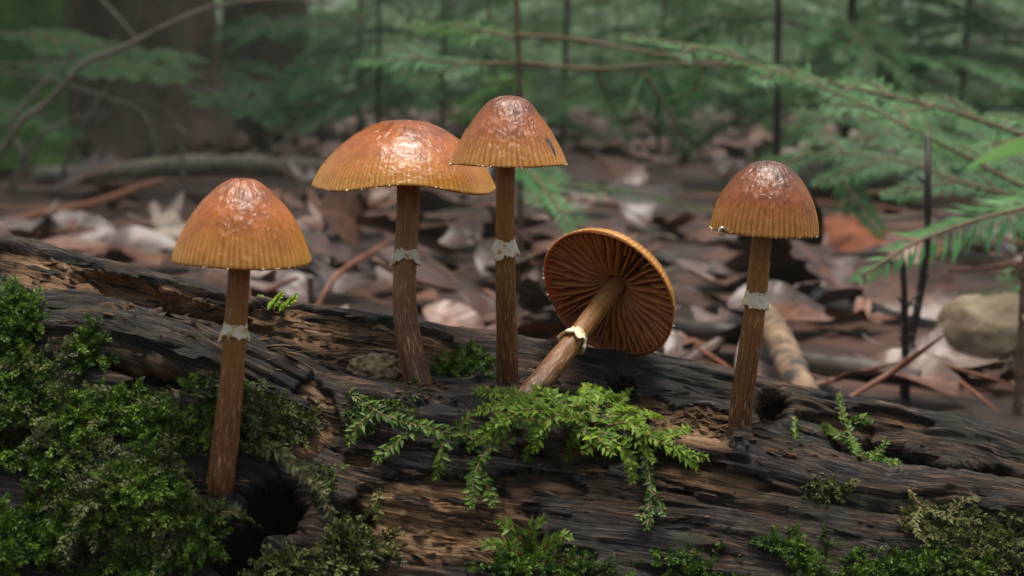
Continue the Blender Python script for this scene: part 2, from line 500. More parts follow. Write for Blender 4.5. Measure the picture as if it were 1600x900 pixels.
stations = [(3.9, np.full(NU, -1.5)), (3.7, zB * 0.35 - 0.4), (2.9, zB - 0.8), (2.3, zB - 0.06)] + prof + [(-4.4, prof[-1][1] - 2.2), (-4.7, np.full(NU, -2.5))]
ctrl = np.stack([np.stack([np.full(NU, Yv), zz], -1) for Yv, zz in stations], 0)   # (ns, NU, 2)
vv = spline(np.concatenate([ctrl.mean(1), np.arange(len(stations))[:, None]], 1), NV)[:, 2]   # station parameter, roughly even in length
def cr(P, s):
    i = np.clip(np.floor(s).astype(int), 0, len(P) - 2); f = (s - i)[:, None, None]
    p0, p1, p2, p3 = P[np.maximum(i - 1, 0)], P[i], P[i + 1], P[np.minimum(i + 2, len(P) - 1)]
    return 0.5 * (2 * p1 + (p2 - p0) * f + (2 * p0 - 5 * p1 + 4 * p2 - p3) * f ** 2 + (3 * p1 - p0 - 3 * p2 + p3) * f ** 3)
YZ = cr(ctrl, np.clip(vv, 0, len(stations) - 1.0001)).transpose(1, 0, 2)     # (NU, NV, 2)
LOG = np.concatenate([np.broadcast_to(ux[:, None, None], (NU, NV, 1)), YZ], -1).copy()

def normals(P):
    n = np.cross(np.gradient(P, axis=0), np.gradient(P, axis=1))
    return unit(n)
nrm = normals(LOG)
if nrm[:, NV // 2, 2].mean() < 0: nrm = -nrm
LPX, LPY = pix(LOG)

def blob(px, py, rx, ry, rot=0.0, soft=0.5):
    c, s_ = math.cos(math.radians(rot)), math.sin(math.radians(rot))
    dx, dy = LPX - px, LPY - py
    d = np.hypot((dx * c + dy * s_) / rx, (-dx * s_ + dy * c) / ry)
    return d

arc = np.concatenate([[0], np.cumsum(np.linalg.norm(np.diff(LOG.mean(0), axis=0), axis=1))])
lowf = fbm(LOG * np.array([0.30, 0.8, 0.8]), 4)
LUV = np.stack([np.broadcast_to(ux[:, None], (NU, NV)), np.broadcast_to(arc[None], (NU, NV)) + .06 * lowf, np.zeros((NU, NV))], -1)
medf = fbm(LUV * np.array([0.14, 2.0, 0]) + 31, 4)              # long low ridges that run with the grain
calm = 1 - .85 * np.exp(-((vv[None] - 4.0) / .6) ** 2)
LOG += nrm * ((0.10 * lowf + 0.20 * medf) * calm)[..., None]
# cavities: (px, py, rx, ry, rotation, depth cm)
warp = 0.35 * fbm(LOG * 1.6 + 5, 3)
front_only = (vv[None, :] > 3.6)
front_w = sstep(3.7, 4.4, vv)[None, :]
carve = np.zeros((NU, NV))
for px, py, rx, ry, rot, dep in [(432, 792, 62, 52, 20, 2.0), (372, 862, 50, 45, 0, 1.6), (290, 483, 150, 20, 14, 0.8), (200, 448, 90, 16, 14, 0.5), (968, 603, 34, 22, 0, 0.9),
                                 (1390, 716, 110, 24, 12, 1.0), (1205, 640, 32, 34, 0, 0.6), (890, 712, 110, 16, 6, 0.7), (20, 690, 60, 40, 0, 0.7),
                                 (655, 612, 24, 14, 0, 0.35), (1150, 675, 30, 14, 0, 0.35), (1560, 745, 80, 14, 10, 0.6), (640, 590, 30, 14, 0, .2), (530, 800, 60, 30, 20, 0.5), (250, 590, 150, 22, 12, 0.5)]:
    d = blob(px, py, rx, ry, rot) + warp
    carve = np.maximum(carve, dep * (1 - sstep(0.55, 1.05, d)) * front_w)
inward = unit(np.array([0, 0.75, -0.65]))
LOG += inward * carve[..., None]
LPX, LPY = pix(LOG)
# where the dark bark is gone and pale rotten wood shows
tan = np.zeros((NU, NV))
for px, py, rx, ry, rot, w in [(520, 520, 160, 34, 13, 1), (640, 535, 90, 28, 10, 1), (490, 660, 40, 62, 0, 1), (690, 818, 140, 72, 5, 1), (470, 690, 40, 40, 0, 1), (300, 470, 140, 20, 14, .9), (840, 760, 70, 20, 8, .7), (1300, 665, 70, 14, 12, .5), (790, 850, 60, 40, 0, .7), (90, 428, 80, 34, 12, .8), (250, 482, 170, 15, 14, .9),
                               (1085, 664, 70, 30, 10, 1), (910, 716, 48, 26, 0, .9), (1110, 748, 90, 18, 10, .8), (1000, 640, 60, 30, 0, .55), (560, 720, 40, 14, 10, .6), (1400, 655, 60, 10, 12, .5), (200, 625, 80, 20, 10, .6)]:
    d = blob(px, py, rx, ry, rot) + 0.7 * warp
    tan = np.maximum(tan, w * (1 - sstep(0.55, 1.3, d)) * front_w)
nrm = normals(LOG)
if nrm[:, NV // 2, 2].mean() < 0: nrm = -nrm
fib = fbm(LUV * np.array([.55, 7.5, 0]) + 3, 5, 0.62, True)
crumb = fbm(LOG * np.array([1.6, 5.0, 5.0]) + 9, 4, 0.6)
BODY = LOG + nrm * (0.15 * fib + 0.09 * crumb - 0.12)[..., None]
ROT_LOG = thing('rotting_log', (0, 0, 0), 'dark rotting log split lengthwise, overgrown with green moss', 'log')
attrs = {'tan': np.clip(tan, 0, 1).ravel(), 'luv': LUV.reshape(-1, 3)}
fq = grid_faces(NU, NV)
build('wood_core', BODY.reshape(-1, 3), fq, MAT['wood'], ROT_LOG, attrs=attrs)
# bark plates: the outer shell where it is still on
holes = fbm(LUV * np.array([0.30, 1.5, 0]) + 77, 5, 0.6)
cover = 0.62 + 0.9 * holes - 1.5 * tan - 0.8 * np.minimum(carve, 1.0)
thick = sstep(-0.02, 0.34, cover)
groove = fbm(LUV * np.array([0.26, 6.0, 0]) + 13, 5, 0.68, True)
ck = fbm(LUV * np.array([0.22, 2.6, 0]) + 51, 3, .5)
crack = np.exp(-(ck / .045) ** 2) * sstep(-.1, .35, fbm(LUV * np.array([.35, .7, 0]) + 91, 3))
fine = fbm(LUV * np.array([1.2, 18, 0]) + 23, 3, 0.65)
BARK = LOG + nrm * (-0.34 + 0.42 * thick + 0.13 * groove * (.35 + .65 * thick) * (.45 + .55 * calm) + 0.06 * fine - .24 * crack)[..., None]
keep_v = cover.ravel() > -0.02
fk = fq[keep_v[fq].all(1)]
vq = vv[(fk[:, 0] % NV)]
uxq = ux[fk[:, 0] // NV]
cut = 5.9 + 0.25 * np.sin(uxq * 1.3)
for lo, hi, lab in ((0, 1, 'bark along the rear ridge of the log'), (1, 2, 'bark along the front ridge of the log')):
    for a, b in ((-30, -3.4), (-3.4, 4.4), (4.4, 30)):
        sel = ((vq < cut) if lo == 0 else (vq >= cut)) & (uxq >= a) & (uxq < b)
        f = fk[sel]
        if not len(f): continue
        used = np.unique(f); re = np.zeros(NU * NV, int); re[used] = np.arange(len(used))
        build('bark_plate', BARK.reshape(-1, 3)[used], re[f], MAT['bark'], ROT_LOG, attrs={'luv': LUV.reshape(-1, 3)[used]})
SURF = np.where((cover > 0.1)[..., None], BARK, BODY)
# end caps of the log, out of the frame
for ie in (0, NU - 1):
    c = LOG[ie].mean(0)
    build('log_end', np.vstack([BODY[ie], c[None]]), [np.stack([np.arange(NV - 1), np.arange(1, NV), np.full(NV - 1, NV)], -1)], MAT['chip'], ROT_LOG, attrs={'tan': np.full(NV + 1, 0.6)})

SN = normals(SURF)
if SN[:, NV // 2, 2].mean() < 0: SN = -SN
SPX, SPY = pix(SURF)
facing = ((CAM - SURF) * SN).sum(-1) > -4
# fast pixel lookup of the visible log surface
GR = 4
LOOK = {}
ok = (facing & np.broadcast_to(front_only, facing.shape)).ravel()
ii = np.nonzero(ok)[0]
kx = (SPX.ravel()[ii] // GR).astype(int); ky = (SPY.ravel()[ii] // GR).astype(int)
yd = SURF[..., 1].ravel()[ii]
order = np.argsort(-yd)
for a_, b_, c_ in zip(kx[order], ky[order], ii[order]): LOOK[(a_, b_)] = c_
SF, SNF = SURF.reshape(-1, 3), SN.reshape(-1, 3)
def on_log_fast(x, y):
    a_, b_ = int(x // GR), int(y // GR)
    for dx, dy in ((0, 0), (1, 0), (-1, 0), (0, 1), (0, -1), (2, 0), (-2, 0), (0, 2), (0, -2)):
        k = LOOK.get((a_ + dx, b_ + dy))
        if k is not None: return SF[k], SNF[k]
    return None, None

def on_log(px, py):
    """the visible point of the log nearest a pixel: position, normal"""
    p, nn = on_log_fast(px, py)
    if p is None:
        d = (SPX - px) ** 2 + (SPY - py) ** 2 + np.where(facing & front_only[0][None, :], 0, 1e6)
        i = np.unravel_index(np.argmin(d), d.shape)
        p, nn = SURF[i], SN[i]
    return p, nn

# crumbs and splinters of rotten wood
def chip_mesh(k):
    r = np.random.default_rng(k)
    th = np.linspace(0, 2 * math.pi, 7, endpoint=False)
    P = []
    for z, s_ in ((-.35, .6), (-.1, 1.0), (.15, .85), (.35, .4)):
        P.append(np.stack([np.cos(th) * s_, np.sin(th) * s_ * .7, np.full(7, z)], -1) * (1 + r.uniform(-.35, .35, (7, 1))))
    return make_mesh('wood_chip', np.concatenate(P), [grid_faces(4, 7, True), np.arange(6, -1, -1)[None], np.arange(21, 28)[None]], MAT['chip'], False, {'tan': np.full(28, 0.55 + 0.4 * r.random())})
chips = [chip_mesh(k) for k in range(8)]
for px, py, rx, ry, n, sz in [(1085, 655, 55, 22, 46, .11), (1050, 665, 60, 16, 20, .07), (550, 575, 60, 14, 22, .07), (480, 530, 100, 26, 34, .07), (920, 715, 40, 22, 18, .08), (690, 830, 90, 50, 34, .07), (250, 480, 150, 14, 26, .07), (90, 430, 60, 20, 20, .09), (980, 640, 60, 20, 18, .08), (1280, 700, 80, 16, 12, .06), (485, 665, 30, 40, 22, .06)]:
    for _ in range(n):
        p, nn = on_log(px + rng.normal() * rx * .5, py + rng.normal() * ry * .5)
        s_ = sz * rng.uniform(.4, 1.5)
        place('wood_chip', chips[rng.integers(8)], ROT_LOG, p + nn * s_ * .1, rng.uniform(-.6, .6, 3) + np.array([0, 0.2, rng.uniform(-.4, .4)]), (s_ * rng.uniform(1, 2.2), s_, s_ * rng.uniform(.4, 1)))
# loose crumbs over the whole log and round each stem base, too small to pick apart
acc = Acc(); O8 = np.array([[1, 0, 0], [-1, 0, 0], [0, 1, 0], [0, -1, 0], [0, 0, 1], [0, 0, -1.0]]); OF = np.array([[0, 2, 4], [2, 1, 4], [1, 3, 4], [3, 0, 4], [2, 0, 5], [1, 2, 5], [3, 1, 5], [0, 3, 5]])
def crumb_at(px, py, k, tn):
    p, nn = on_log_fast(px, py)
    if p is None: return
    acc.add(O8 * k * rng.uniform(.4, 1.4, (6, 1)) * np.array([rng.uniform(1, 2.6), 1, .7]) + p + nn * k * .3, OF, tn)
for px, py in ((345, 757), (655, 607), (793, 603), (834, 612), (1155, 671)):
    for _ in range(60):
        a = rng.uniform(0, 6.28); q = rng.uniform(.5, 1.6)
        crumb_at(px + 28 * math.cos(a) * q, py + 4 + 10 * math.sin(a) * q, rng.uniform(.015, .05), rng.uniform(0, .6))
for _ in range(1500):
    px = rng.uniform(0, 1600); top = np.interp(px, [0, 300, 600, 900, 1200, 1600], [385, 455, 508, 556, 604, 692])
    crumb_at(px, top + rng.uniform(0, 1) ** 1.2 * 260, .008 + .022 * rng.random() ** 3, rng.uniform(0, 1))
V, F, A = acc.out()
tag(build('wood_crumbs', V, F, MAT['chip'], ROT_LOG, smooth=False, attrs={'tan': A}), kind='stuff')
def splinter(px, py, ln, r0):
    p, nn = on_log(px, py)
    d = unit(np.array([1, rng.normal() * .15, -0.2 + rng.normal() * .1]))
    C = spline([p - nn * .05, p + d * ln * .5 + nn * r0, p + d * ln + nn * rng.uniform(-.02, .08)], 6)
    V, F = tube(C, r0 * np.array([.8, 1, 1, .8, .6, .2]), 5, .5, 9)
    build('splinter', V, F, MAT['chip'], ROT_LOG, smooth=False, attrs={'tan': np.full(len(V), rng.uniform(.5, 1))})
for _ in range(46):
    splinter(rng.uniform(400, 690), 0, 0, 0) if False else splinter(*(lambda q: (q, 505 + (q - 400) * .12 + rng.uniform(-8, 38)))(rng.uniform(400, 690)), rng.uniform(.3, .9), rng.uniform(.012, .03))
for _ in range(34):
    splinter(rng.uniform(610, 770), rng.uniform(770, 865), rng.uniform(.3, .8), rng.uniform(.012, .03))
for _ in range(12):
    splinter(rng.uniform(460, 510), rng.uniform(630, 700), rng.uniform(.15, .35), rng.uniform(.012, .025))

# thin flakes of bark lifting along the grain
def flake_mesh(k):
    r = np.random.default_rng(300 + k); n = 9
    x = np.linspace(-1, 1, n); w = (1 - np.abs(x) ** 1.5) * .16 * (1 + .5 * r.normal(size=n)) + .01
    up = .10 * x ** 2 * r.uniform(.2, 1.6) + .02 * r.normal(size=n); th = .045
    V = np.concatenate([np.stack([x, sg * w, up + zz], -1) for zz in (0, -th) for sg in (-1, 1)])
    i = np.arange(n - 1)
    F = np.concatenate([np.stack([a + i, a + i + 1, b + i + 1, b + i], -1) for a, b in ((0, n), (n, 3 * n), (3 * n, 2 * n), (2 * n, 0))])
    return make_mesh('bark_flake', V, F, MAT['flake'], False, {'luv': V * np.array([.6, 1, 1]) + k * 3.7})
flakes = [flake_mesh(k) for k in range(9)]
def flake(px, py, sz):
    p, nn = on_log(px, py)
    ex = unit(np.array([1, 0, -.2]) + rng.normal(size=3) * .10); ez = unit(nn + rng.normal(size=3) * .25); ey = unit(np.cross(ez, ex)); ez = np.cross(ex, ey)
    o = place('bark_flake', flakes[rng.integers(9)], ROT_LOG, p + nn * .015)
    o.rotation_euler = Matrix(np.stack([ex, ey, ez], 1).tolist()).to_euler(); o.scale = (sz, sz * rng.uniform(.5, 1.1), sz * rng.uniform(.6, 1.4))
for _ in range(250):
    px = rng.uniform(60, 1590)
    t_ = rng.uniform(0, 1)
    if t_ < .4: py = np.interp(px, [0, 300, 600, 900, 1200, 1600], [395, 470, 530, 585, 640, 720]) + rng.uniform(-18, 40)
    else: py = np.interp(px, [0, 300, 600, 900, 1200, 1600], [480, 520, 660, 690, 730, 800]) + rng.uniform(-20, 120) * (.5 if px < 480 else 1)
    flake(px, py, rng.uniform(.12, .5) * rng.uniform(.5, 1))

# pale crusty lump beside the second mushroom
p, nn = on_log(585, 585)
th, ph = np.meshgrid(np.linspace(0, 2 * math.pi, 48, endpoint=False), np.linspace(0, math.pi, 26), indexing='ij')
D = np.stack([np.sin(ph) * np.cos(th), np.sin(ph) * np.sin(th), np.cos(ph)], -1)
lump = D * np.array([.46, .36, .30]) * (1 + .42 * fbm(D * np.array([2.2, 2.2, 5.5]) + 4, 5, .65, True) + .12 * fbm(D * 9, 3))[..., None] + p + np.array([0, .05, .04])
tag(build('bracket_fungus', lump.transpose(1, 0, 2).reshape(-1, 3), grid_faces(26, 48, True), MAT['lichen']), 'small wrinkled pale crusty fungus lump beside a mushroom stem on the log', 'fungus')

# ------------------------------------------------------------------ mushrooms
def basis(axis, hint=(1, 0, 0)):
    z = unit(np.asarray(axis, float)); x = unit(np.asarray(hint, float) - z * np.dot(hint, z)); y = np.cross(z, x)
    return np.stack([x, y, z], 0)          # rows: local axes in world

def mushroom(label, stem_pts, stem_r, ring_at, ring_r, cap_c, cap_axis, R, H, profile, mat, wave=None, ngill=46, stain=None, shapex=1.0, teeth=0.012, gill_rise=0.32, seed=0):
    r_ = np.random.default_rng(seed)
    root = thing('mushroom', stem_pts[0], label, 'mushroom', 'mushrooms on the log')
    M = basis(cap_axis)
    # ---- cap skin
    NA, NT = 256, 68
    prof_r = np.array([q[0] for q in profile]); prof_h = np.array([q[1] for q in profile])
    s_ = np.concatenate([[0], np.cumsum(np.hypot(np.diff(prof_r), np.diff(prof_h)))]); s_ /= s_[-1]
    C2 = spline(np.stack([prof_r, prof_h, np.zeros_like(prof_r)], -1), NT)
    rr, hh = C2[:, 0] * R, C2[:, 1] * H
    t = np.linspace(0, 1, NT)
    a = np.linspace(0, 2 * math.pi, NA, endpoint=False)
    def wv(a, tt):
        w = wave(a) if wave else 0.012 * R * np.sin(3 * a + seed)
        return w * tt ** 2
    A, T = np.meshgrid(a, t, indexing='xy')        # (NT, NA)
    Rr = rr[:, None] * (1 + 0.012 * np.sin(2 * A + seed) * T + 0.008 * np.sin(5 * A + 2 * seed) * T)
    rib_n = int(66 * R / 1.05)
    jit = 1.1 * fbm(np.stack([np.cos(A) * 5, np.sin(A) * 5, T * 1.5 + seed], -1), 2)
    rib = np.sin(A * rib_n + jit * 2.2)
    ribs = sstep(0.45, 0.85, T + .22 * fbm(np.stack([np.cos(A) * 3, np.sin(A) * 3, T * 2], -1) + seed, 2))
    cyl = np.stack([np.cos(A) * (T + .08), np.sin(A) * (T + .08), T], -1)
    wr = fbm(np.stack([np.cos(A) * 7, np.sin(A) * 7, T * 7], -1) + 3 * seed, 3) * (1 - .5 * ribs)
    nr = 0.0075 * ribs * rib + 0.014 * wr
    L = np.stack([(Rr + nr * .9) * np.cos(A) * shapex, (Rr + nr * .9) * np.sin(A), hh[:, None] + wv(A, T) + nr * .5], -1)
    edge = sstep(0.975, 1.0, T) * teeth * fbm(np.stack([np.cos(A) * 22, np.sin(A) * 22, A * 0], -1) + seed, 2)
    L[..., 2] += edge
    # underside: back from the rim to the stem
    th = 0.06
    NB = 26
    ti = np.linspace(1, 0.0, NB)
    ri = np.interp(ti, t, rr) - th * .5; ri = np.maximum(ri, 0.02)
    hi = np.interp(ti, t, hh) - th * (1 + 1.2 * (1 - ti))
    hi[0] = hh[-1] - 0.012; ri[0] = rr[-1] - 0.035
    A2, T2 = np.meshgrid(a, ti, indexing='xy')
    L2 = np.stack([ri[:, None] * np.cos(A2) * shapex, ri[:, None] * np.sin(A2), hi[:, None] + wv(A2, T2)], -1)
    Lall = np.concatenate([L, L2], 0)
    W = (Lall.reshape(-1, 3) @ M) + cap_c
    at_t = np.concatenate([T, np.full_like(T2, 0.45)], 0).ravel()
    at_rib = np.concatenate([np.where(ribs > .02, 1 - ribs * (0.5 - 0.5 * rib), 1.0), np.ones_like(T2)], 0).ravel()
    at_c = np.concatenate([cyl, np.stack([np.cos(A2), np.sin(A2), T2 + 2], -1)], 0).reshape(-1, 3)
    cap = build('cap', W, grid_faces(NT + NB, NA, True), mat, root, attrs={'t': at_t, 'rib': at_rib, 'cyl': at_c})
    # pale specks along the rim (torn veil)
    acc = Acc()
    for _ in range(int(34 * R)):
        aa = r_.uniform(0, 2 * math.pi); k = .012 + .014 * r_.random() ** 2
        c = np.array([rr[-1] * math.cos(aa) * shapex, rr[-1] * math.sin(aa), hh[-1] + (wave(aa) if wave else .012 * R * math.sin(3 * aa + seed)) + r_.uniform(-.01, .02)])
        o8 = np.array([[1, 0, 0], [-1, 0, 0], [0, 1, 0], [0, -1, 0], [0, 0, 1], [0, 0, -1]]) * k * r_.uniform(.6, 1.5, 3)
        acc.add((o8 + c) @ M + cap_c, [[0, 2, 4], [2, 1, 4], [1, 3, 4], [3, 0, 4], [2, 0, 5], [1, 2, 5], [3, 1, 5], [0, 3, 5]])
    V, F, _a = acc.out()
    tag(build('veil_fleck', V, F, MAT['ring'], cap), kind='stuff')
    # ---- gills, each a plate of its own hanging from the underside
    rim_h = hh[-1]
    for g in range(ngill):
        for kind, r0f, off in ((0, .16, 0.0), (1, .52, .5)) if g % 2 == 0 else ((0, .16, 0.0), (1, .60, .5)):
            aa = (g + off + r_.uniform(-.13, .13)) * 2 * math.pi / ngill
            n = 12
            q = np.linspace(r0f, .965, n)
            rad = q * rr[-1]
            top = np.interp(rad, ri[::-1], hi[::-1]) + .03
            dep = (0.34 if kind == 0 else .24 if kind == 1 else .16) * R * np.sin(np.clip((q - r0f) / (1 - r0f), 0, 1) ** .6 * math.pi * .93 + .12) ** .7
            dep = np.maximum(dep, .03)
            if kind == 0: dep = np.maximum(dep, .26 * R * (1 - q) ** .4)
            bot = np.maximum(top - dep, rim_h + .015 + gill_rise * H * np.clip(1 - q, 0, 1) ** 1.3 * .55)
            bend = aa + .05 * np.sin(q * 5 + g) * (1 - q)
            w = .0125 + .008 * (1 - q)
            V = []
            for sgn in (-1, 1):
                for zz, wk in ((top, 1.6), ((top + bot) / 2, 1.0), (bot, .6)):
                    da = sgn * w * wk / np.maximum(rad, .1)
                    V.append(np.stack([rad * np.cos(bend + da) * shapex, rad * np.sin(bend + da), zz + (wave(bend) if wave else .012 * R * np.sin(3 * bend + seed)) * q ** 2], -1))
            V = np.concatenate(V)
            gf = np.concatenate([grid_faces(3, n), grid_faces(3, n, off=3 * n)[:, ::-1], np.stack([2 * n + np.arange(n - 1), 2 * n + 1 + np.arange(n - 1), 5 * n + 1 + np.arange(n - 1), 5 * n + np.arange(n - 1)], -1)])
            build('gill', V @ M + cap_c, gf, MAT['gill'], cap)
    # ---- stem
    NS, SG = 110, 40
    C = spline(stem_pts, NS)
    hs = np.linspace(0, 1, NS)
    rad = np.interp(hs, np.linspace(0, 1, len(stem_r)), stem_r)
    V, F = tube(C, rad, SG, cap=True)
    Vg = V.reshape(NS + 2, SG, 3)
    thv = np.linspace(0, 2 * math.pi, SG, endpoint=False)
    Ls = np.linalg.norm(np.diff(C, axis=0), axis=1).sum()
    hh2 = np.concatenate([[0], hs, [1]])
    cy = np.stack(np.broadcast_arrays(np.cos(thv)[None] * .5, np.sin(thv)[None] * .5, (hh2 * Ls)[:, None] * .5 + seed * 7), -1)
    dn = fbm(cy * np.array([7, 7, 3.0]), 3) * .014 + fbm(cy * np.array([14, 14, 2.0]), 2) * .007
    cen = np.concatenate([C[:1], C, C[-1:]])[:, None]
    Vg = Vg + unit(Vg - cen) * dn[..., None]
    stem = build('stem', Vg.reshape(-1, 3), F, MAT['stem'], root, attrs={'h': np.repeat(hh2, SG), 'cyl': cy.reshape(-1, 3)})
    # ---- ring: a short ragged skirt
    k = ring_at
    ic = int(k * (NS - 1)); T_, N_, B_2 = frames(C)
    ax = T_[ic]; Mr = basis(ax); cr_ = C[ic]; rs = rad[ic]
    RA, RN = 96, 18
    a = np.linspace(0, 2 * math.pi, RA, endpoint=False)
    rag = fbm(np.stack([np.cos(a) * 2.2, np.sin(a) * 2.2, np.full(RA, seed * 3.1)], -1), 3)
    rg2 = fbm(np.stack([np.cos(a) * 5, np.sin(a) * 5, np.full(RA, seed * 3.1)], -1), 2)
    q = np.linspace(0, 1, RN)[:, None]
    out = rs * .97 + (ring_r - rs) * q ** 1.2 * (1 + .30 * rag + .10 * rg2) + .004 * np.sin(a * 17) * q
    zz = 0.14 - q * (0.28 + .13 * rag + .06 * rg2) + 0 * a
    o1 = np.stack([out * np.cos(a), out * np.sin(a), zz], -1)
    zi = zz + .02; oi = np.maximum(out - .05 * q - .02, rs * .9)
    o2 = np.stack([oi * np.cos(a), oi * np.sin(a), zi], -1)[::-1]
    Vr = np.concatenate([o1, o2], 0).reshape(-1, 3)
    Vr = Vr + .016 * fbm(Vr * 14 + seed, 2)[:, None] * unit(Vr * np.array([1, 1, 0]))
    build('ring', Vr @ Mr + cr_, grid_faces(2 * RN, RA, True), MAT['ring'], root)
    return root, cap, M

CONE = [(0, 1), (.18, .985), (.42, .855), (.68, .615), (.84, .385), (.955, .155), (1.0, 0.02), (1.0, 0)]
BELL = [(0, 1), (.2, .97), (.38, .88), (.57, .68), (.76, .44), (.93, .16), (.995, 0.02), (1.0, 0)]
ROUND = [(0, 1), (.20, .975), (.37, .92), (.60, .765), (.83, .51), (.95, .25), (1.0, 0.04), (1.0, 0)]
BROAD = [(0, 1), (.25, .965), (.51, .80), (.73, .56), (.90, .28), (.985, .06), (1.0, 0)]

def px_r(px_w, Y): return px_w / FPX * (Y - CAM[1]) / 2   # half width in cm of a pixel width

# the one standing in front of the mossy face
Yb = on_log(345, 757)[0][1] + .02
pts = [at(342, 785, Yb + .25), at(345, 755, Yb), at(352, 690, Yb + .05), at(362, 600, Yb + .1), at(367, 525, Yb + .1), at(371, 470, Yb + .1), at(374, 420, Yb + .1), at(375, 372, Yb + .1)]
mushroom('orange mushroom with smooth bell cap rising from the moss below the front ridge', pts, [px_r(46, Yb), px_r(42, Yb), px_r(38, Yb), px_r(35, Yb), px_r(32, Yb)], .672, px_r(50, Yb), at(378, 408, Yb + .1), (.035, 0, 1), px_r(213, Yb + .1), 1.33, CONE, MAT['cap_gold'], ngill=44, seed=1)
# the broad wavy one
Y2 = 1.0
pts = [at(660, 622, .0), at(655, 605, .02), at(640, 540, .2), at(632, 470, .5), at(634, 400, .75), at(637, 340, .9), at(638, 285, Y2), at(638, 250, Y2)]
mushroom('broadest orange mushroom, wide wavy cap partly behind the tall cone shaped one', pts, [px_r(46, 0), px_r(40, .2), px_r(36, .5), px_r(36, .8), px_r(38, 1)], .60, px_r(50, .7), at(632, 286, Y2), (.02, -.02, 1), px_r(283, Y2), 1.19, BROAD, MAT['cap_gold'],
         wave=lambda a: .085 * np.cos(2 * (a + math.pi / 2)) * 1.0 + .05 * np.cos(4 * (a + 1.45)) - .03, ngill=54, seed=2, teeth=.03)
# the tall one
Y3 = -1.0
pts = [at(793, 616, .05), at(793, 600, .03), at(792, 530, -.2), at(790, 450, -.5), at(789, 364, -.8), at(790, 300, -.95), at(790, 262, Y3), at(791, 225, Y3)]
_, cap3, M3 = mushroom('tallest orange mushroom with cone shaped cap bearing a small dark scar', pts, [px_r(35, 0), px_r(33, -.2), px_r(31, -.5), px_r(29, -.8), px_r(28, -1)], .625, px_r(46, -.8), at(794, 257, Y3), (.01, 0.01, 1), px_r(183, Y3), 1.20, BELL, MAT['cap_red'], ngill=40, seed=3)
# dark scar on its cap
c3 = at(794, 257, Y3)
def scar():
    R, H = px_r(183, Y3), 1.20
    C2 = spline(np.array([(q[0], q[1], 0) for q in BELL]), 72)
    nu, nv = 26, 12
    V = []
    for i in range(nu):
        f = i / (nu - 1)
        hq = .45 - .32 * f
        aa = math.radians(-38 + 5 * f)
        w = .068 * math.sin(math.pi * min(1, f * .9 + .08)) ** .6 * (1 + .12 * math.sin(f * 9))
        for j in range(nv):
            g = j / (nv - 1) * 2 - 1
            rq = np.interp(hq, C2[::-1, 1], C2[::-1, 0]) * R
            lift = .016 * math.sqrt(max(0, 1 - g * g)) * math.sin(math.pi * f) + .006
            a2 = aa + g * w / rq
            V.append([(rq + lift) * math.cos(a2), (rq + lift) * math.sin(a2), hq * H + lift * .5])
    V = np.array(V)
    build('scar', V @ M3 + c3, grid_faces(nu, nv), m_simple('scar_dark', [(0.3, (0.012, 0.008, 0.008)), (0.7, (0.05, 0.03, 0.03))], 9, .3, .5, .02, coat=.5), cap3)
scar()
# the one on the right
Y4 = -.1
pts = [at(1153, 690, .2), at(1155, 670, .15), at(1163, 600, .1), at(1175, 520, 0), at(1182, 455, -.05), at(1190, 375, Y4), at(1192, 335, Y4)]
_, cap4, M4 = mushroom('purplish brown topped mushroom with a water drop, growing apart beyond the fallen one', pts, [px_r(38, 0), px_r(35, 0), px_r(34, 0), px_r(32, 0), px_r(29, 0)], .645, px_r(46, 0), at(1193, 363, Y4), (.06, 0, 1), px_r(169, Y4), 1.31, ROUND, MAT['cap_plum'], ngill=40, seed=4)
# the leaning one that shows its gills
tilt = math.radians(46); phi = math.radians(49)
rt = np.array([1.0, 0, 0])
view = unit(at(948, 462, 1.5) - CAM)
upv = unit(np.cross(rt, view)); upv = upv if upv[2] > 0 else -upv
rv = unit(np.cross(view, upv))
axis5 = math.sin(tilt) * (math.cos(phi) * rv + math.sin(phi) * upv) + math.cos(tilt) * view
c5 = at(949, 461, 1.55)
top5 = c5 + axis5 * .42
p0 = at(832, 612, -.55)
pts = [p0 - .3 * unit(top5 - p0), p0, p0 + (top5 - p0) * .35 + upv * -.03, p0 + (top5 - p0) * .7 + upv * -.02, top5, top5 + axis5 * .2]
mushroom('leaning mushroom tipped on its side showing brown gills under the cap', pts, [px_r(42, -.5), px_r(37, 0), px_r(34, .5), px_r(32, 1), px_r(31, 1.5), px_r(31, 1.5)], .50, px_r(50, .4), c5, axis5, px_r(236, 1.55), .82, ROUND, MAT['cap_gold'], ngill=30, seed=5, shapex=1.0, gill_rise=.5)
# water drop hanging from the right-hand cap
th, ph = np.meshgrid(np.linspace(0, 2 * math.pi, 24, endpoint=False), np.linspace(0, math.pi, 16), indexing='xy')
dp = at(1128, 362, Y4 - .55)
Dm = np.stack([np.sin(ph) * np.cos(th) * .075, np.sin(ph) * np.sin(th) * .075, np.cos(ph) * .075 * (1 + .35 * (np.cos(ph) > 0) * np.cos(ph))], -1) + dp
wm = Mt('water', 0.0); wm.set(Base_Color=(1, 1, 1), Transmission_Weight=1.0, IOR=1.33)
tag(build('water_drop', Dm.reshape(-1, 3), grid_faces(16, 24, True), wm.m), 'clear water drop hanging from the rim of a mushroom cap', 'water drop')

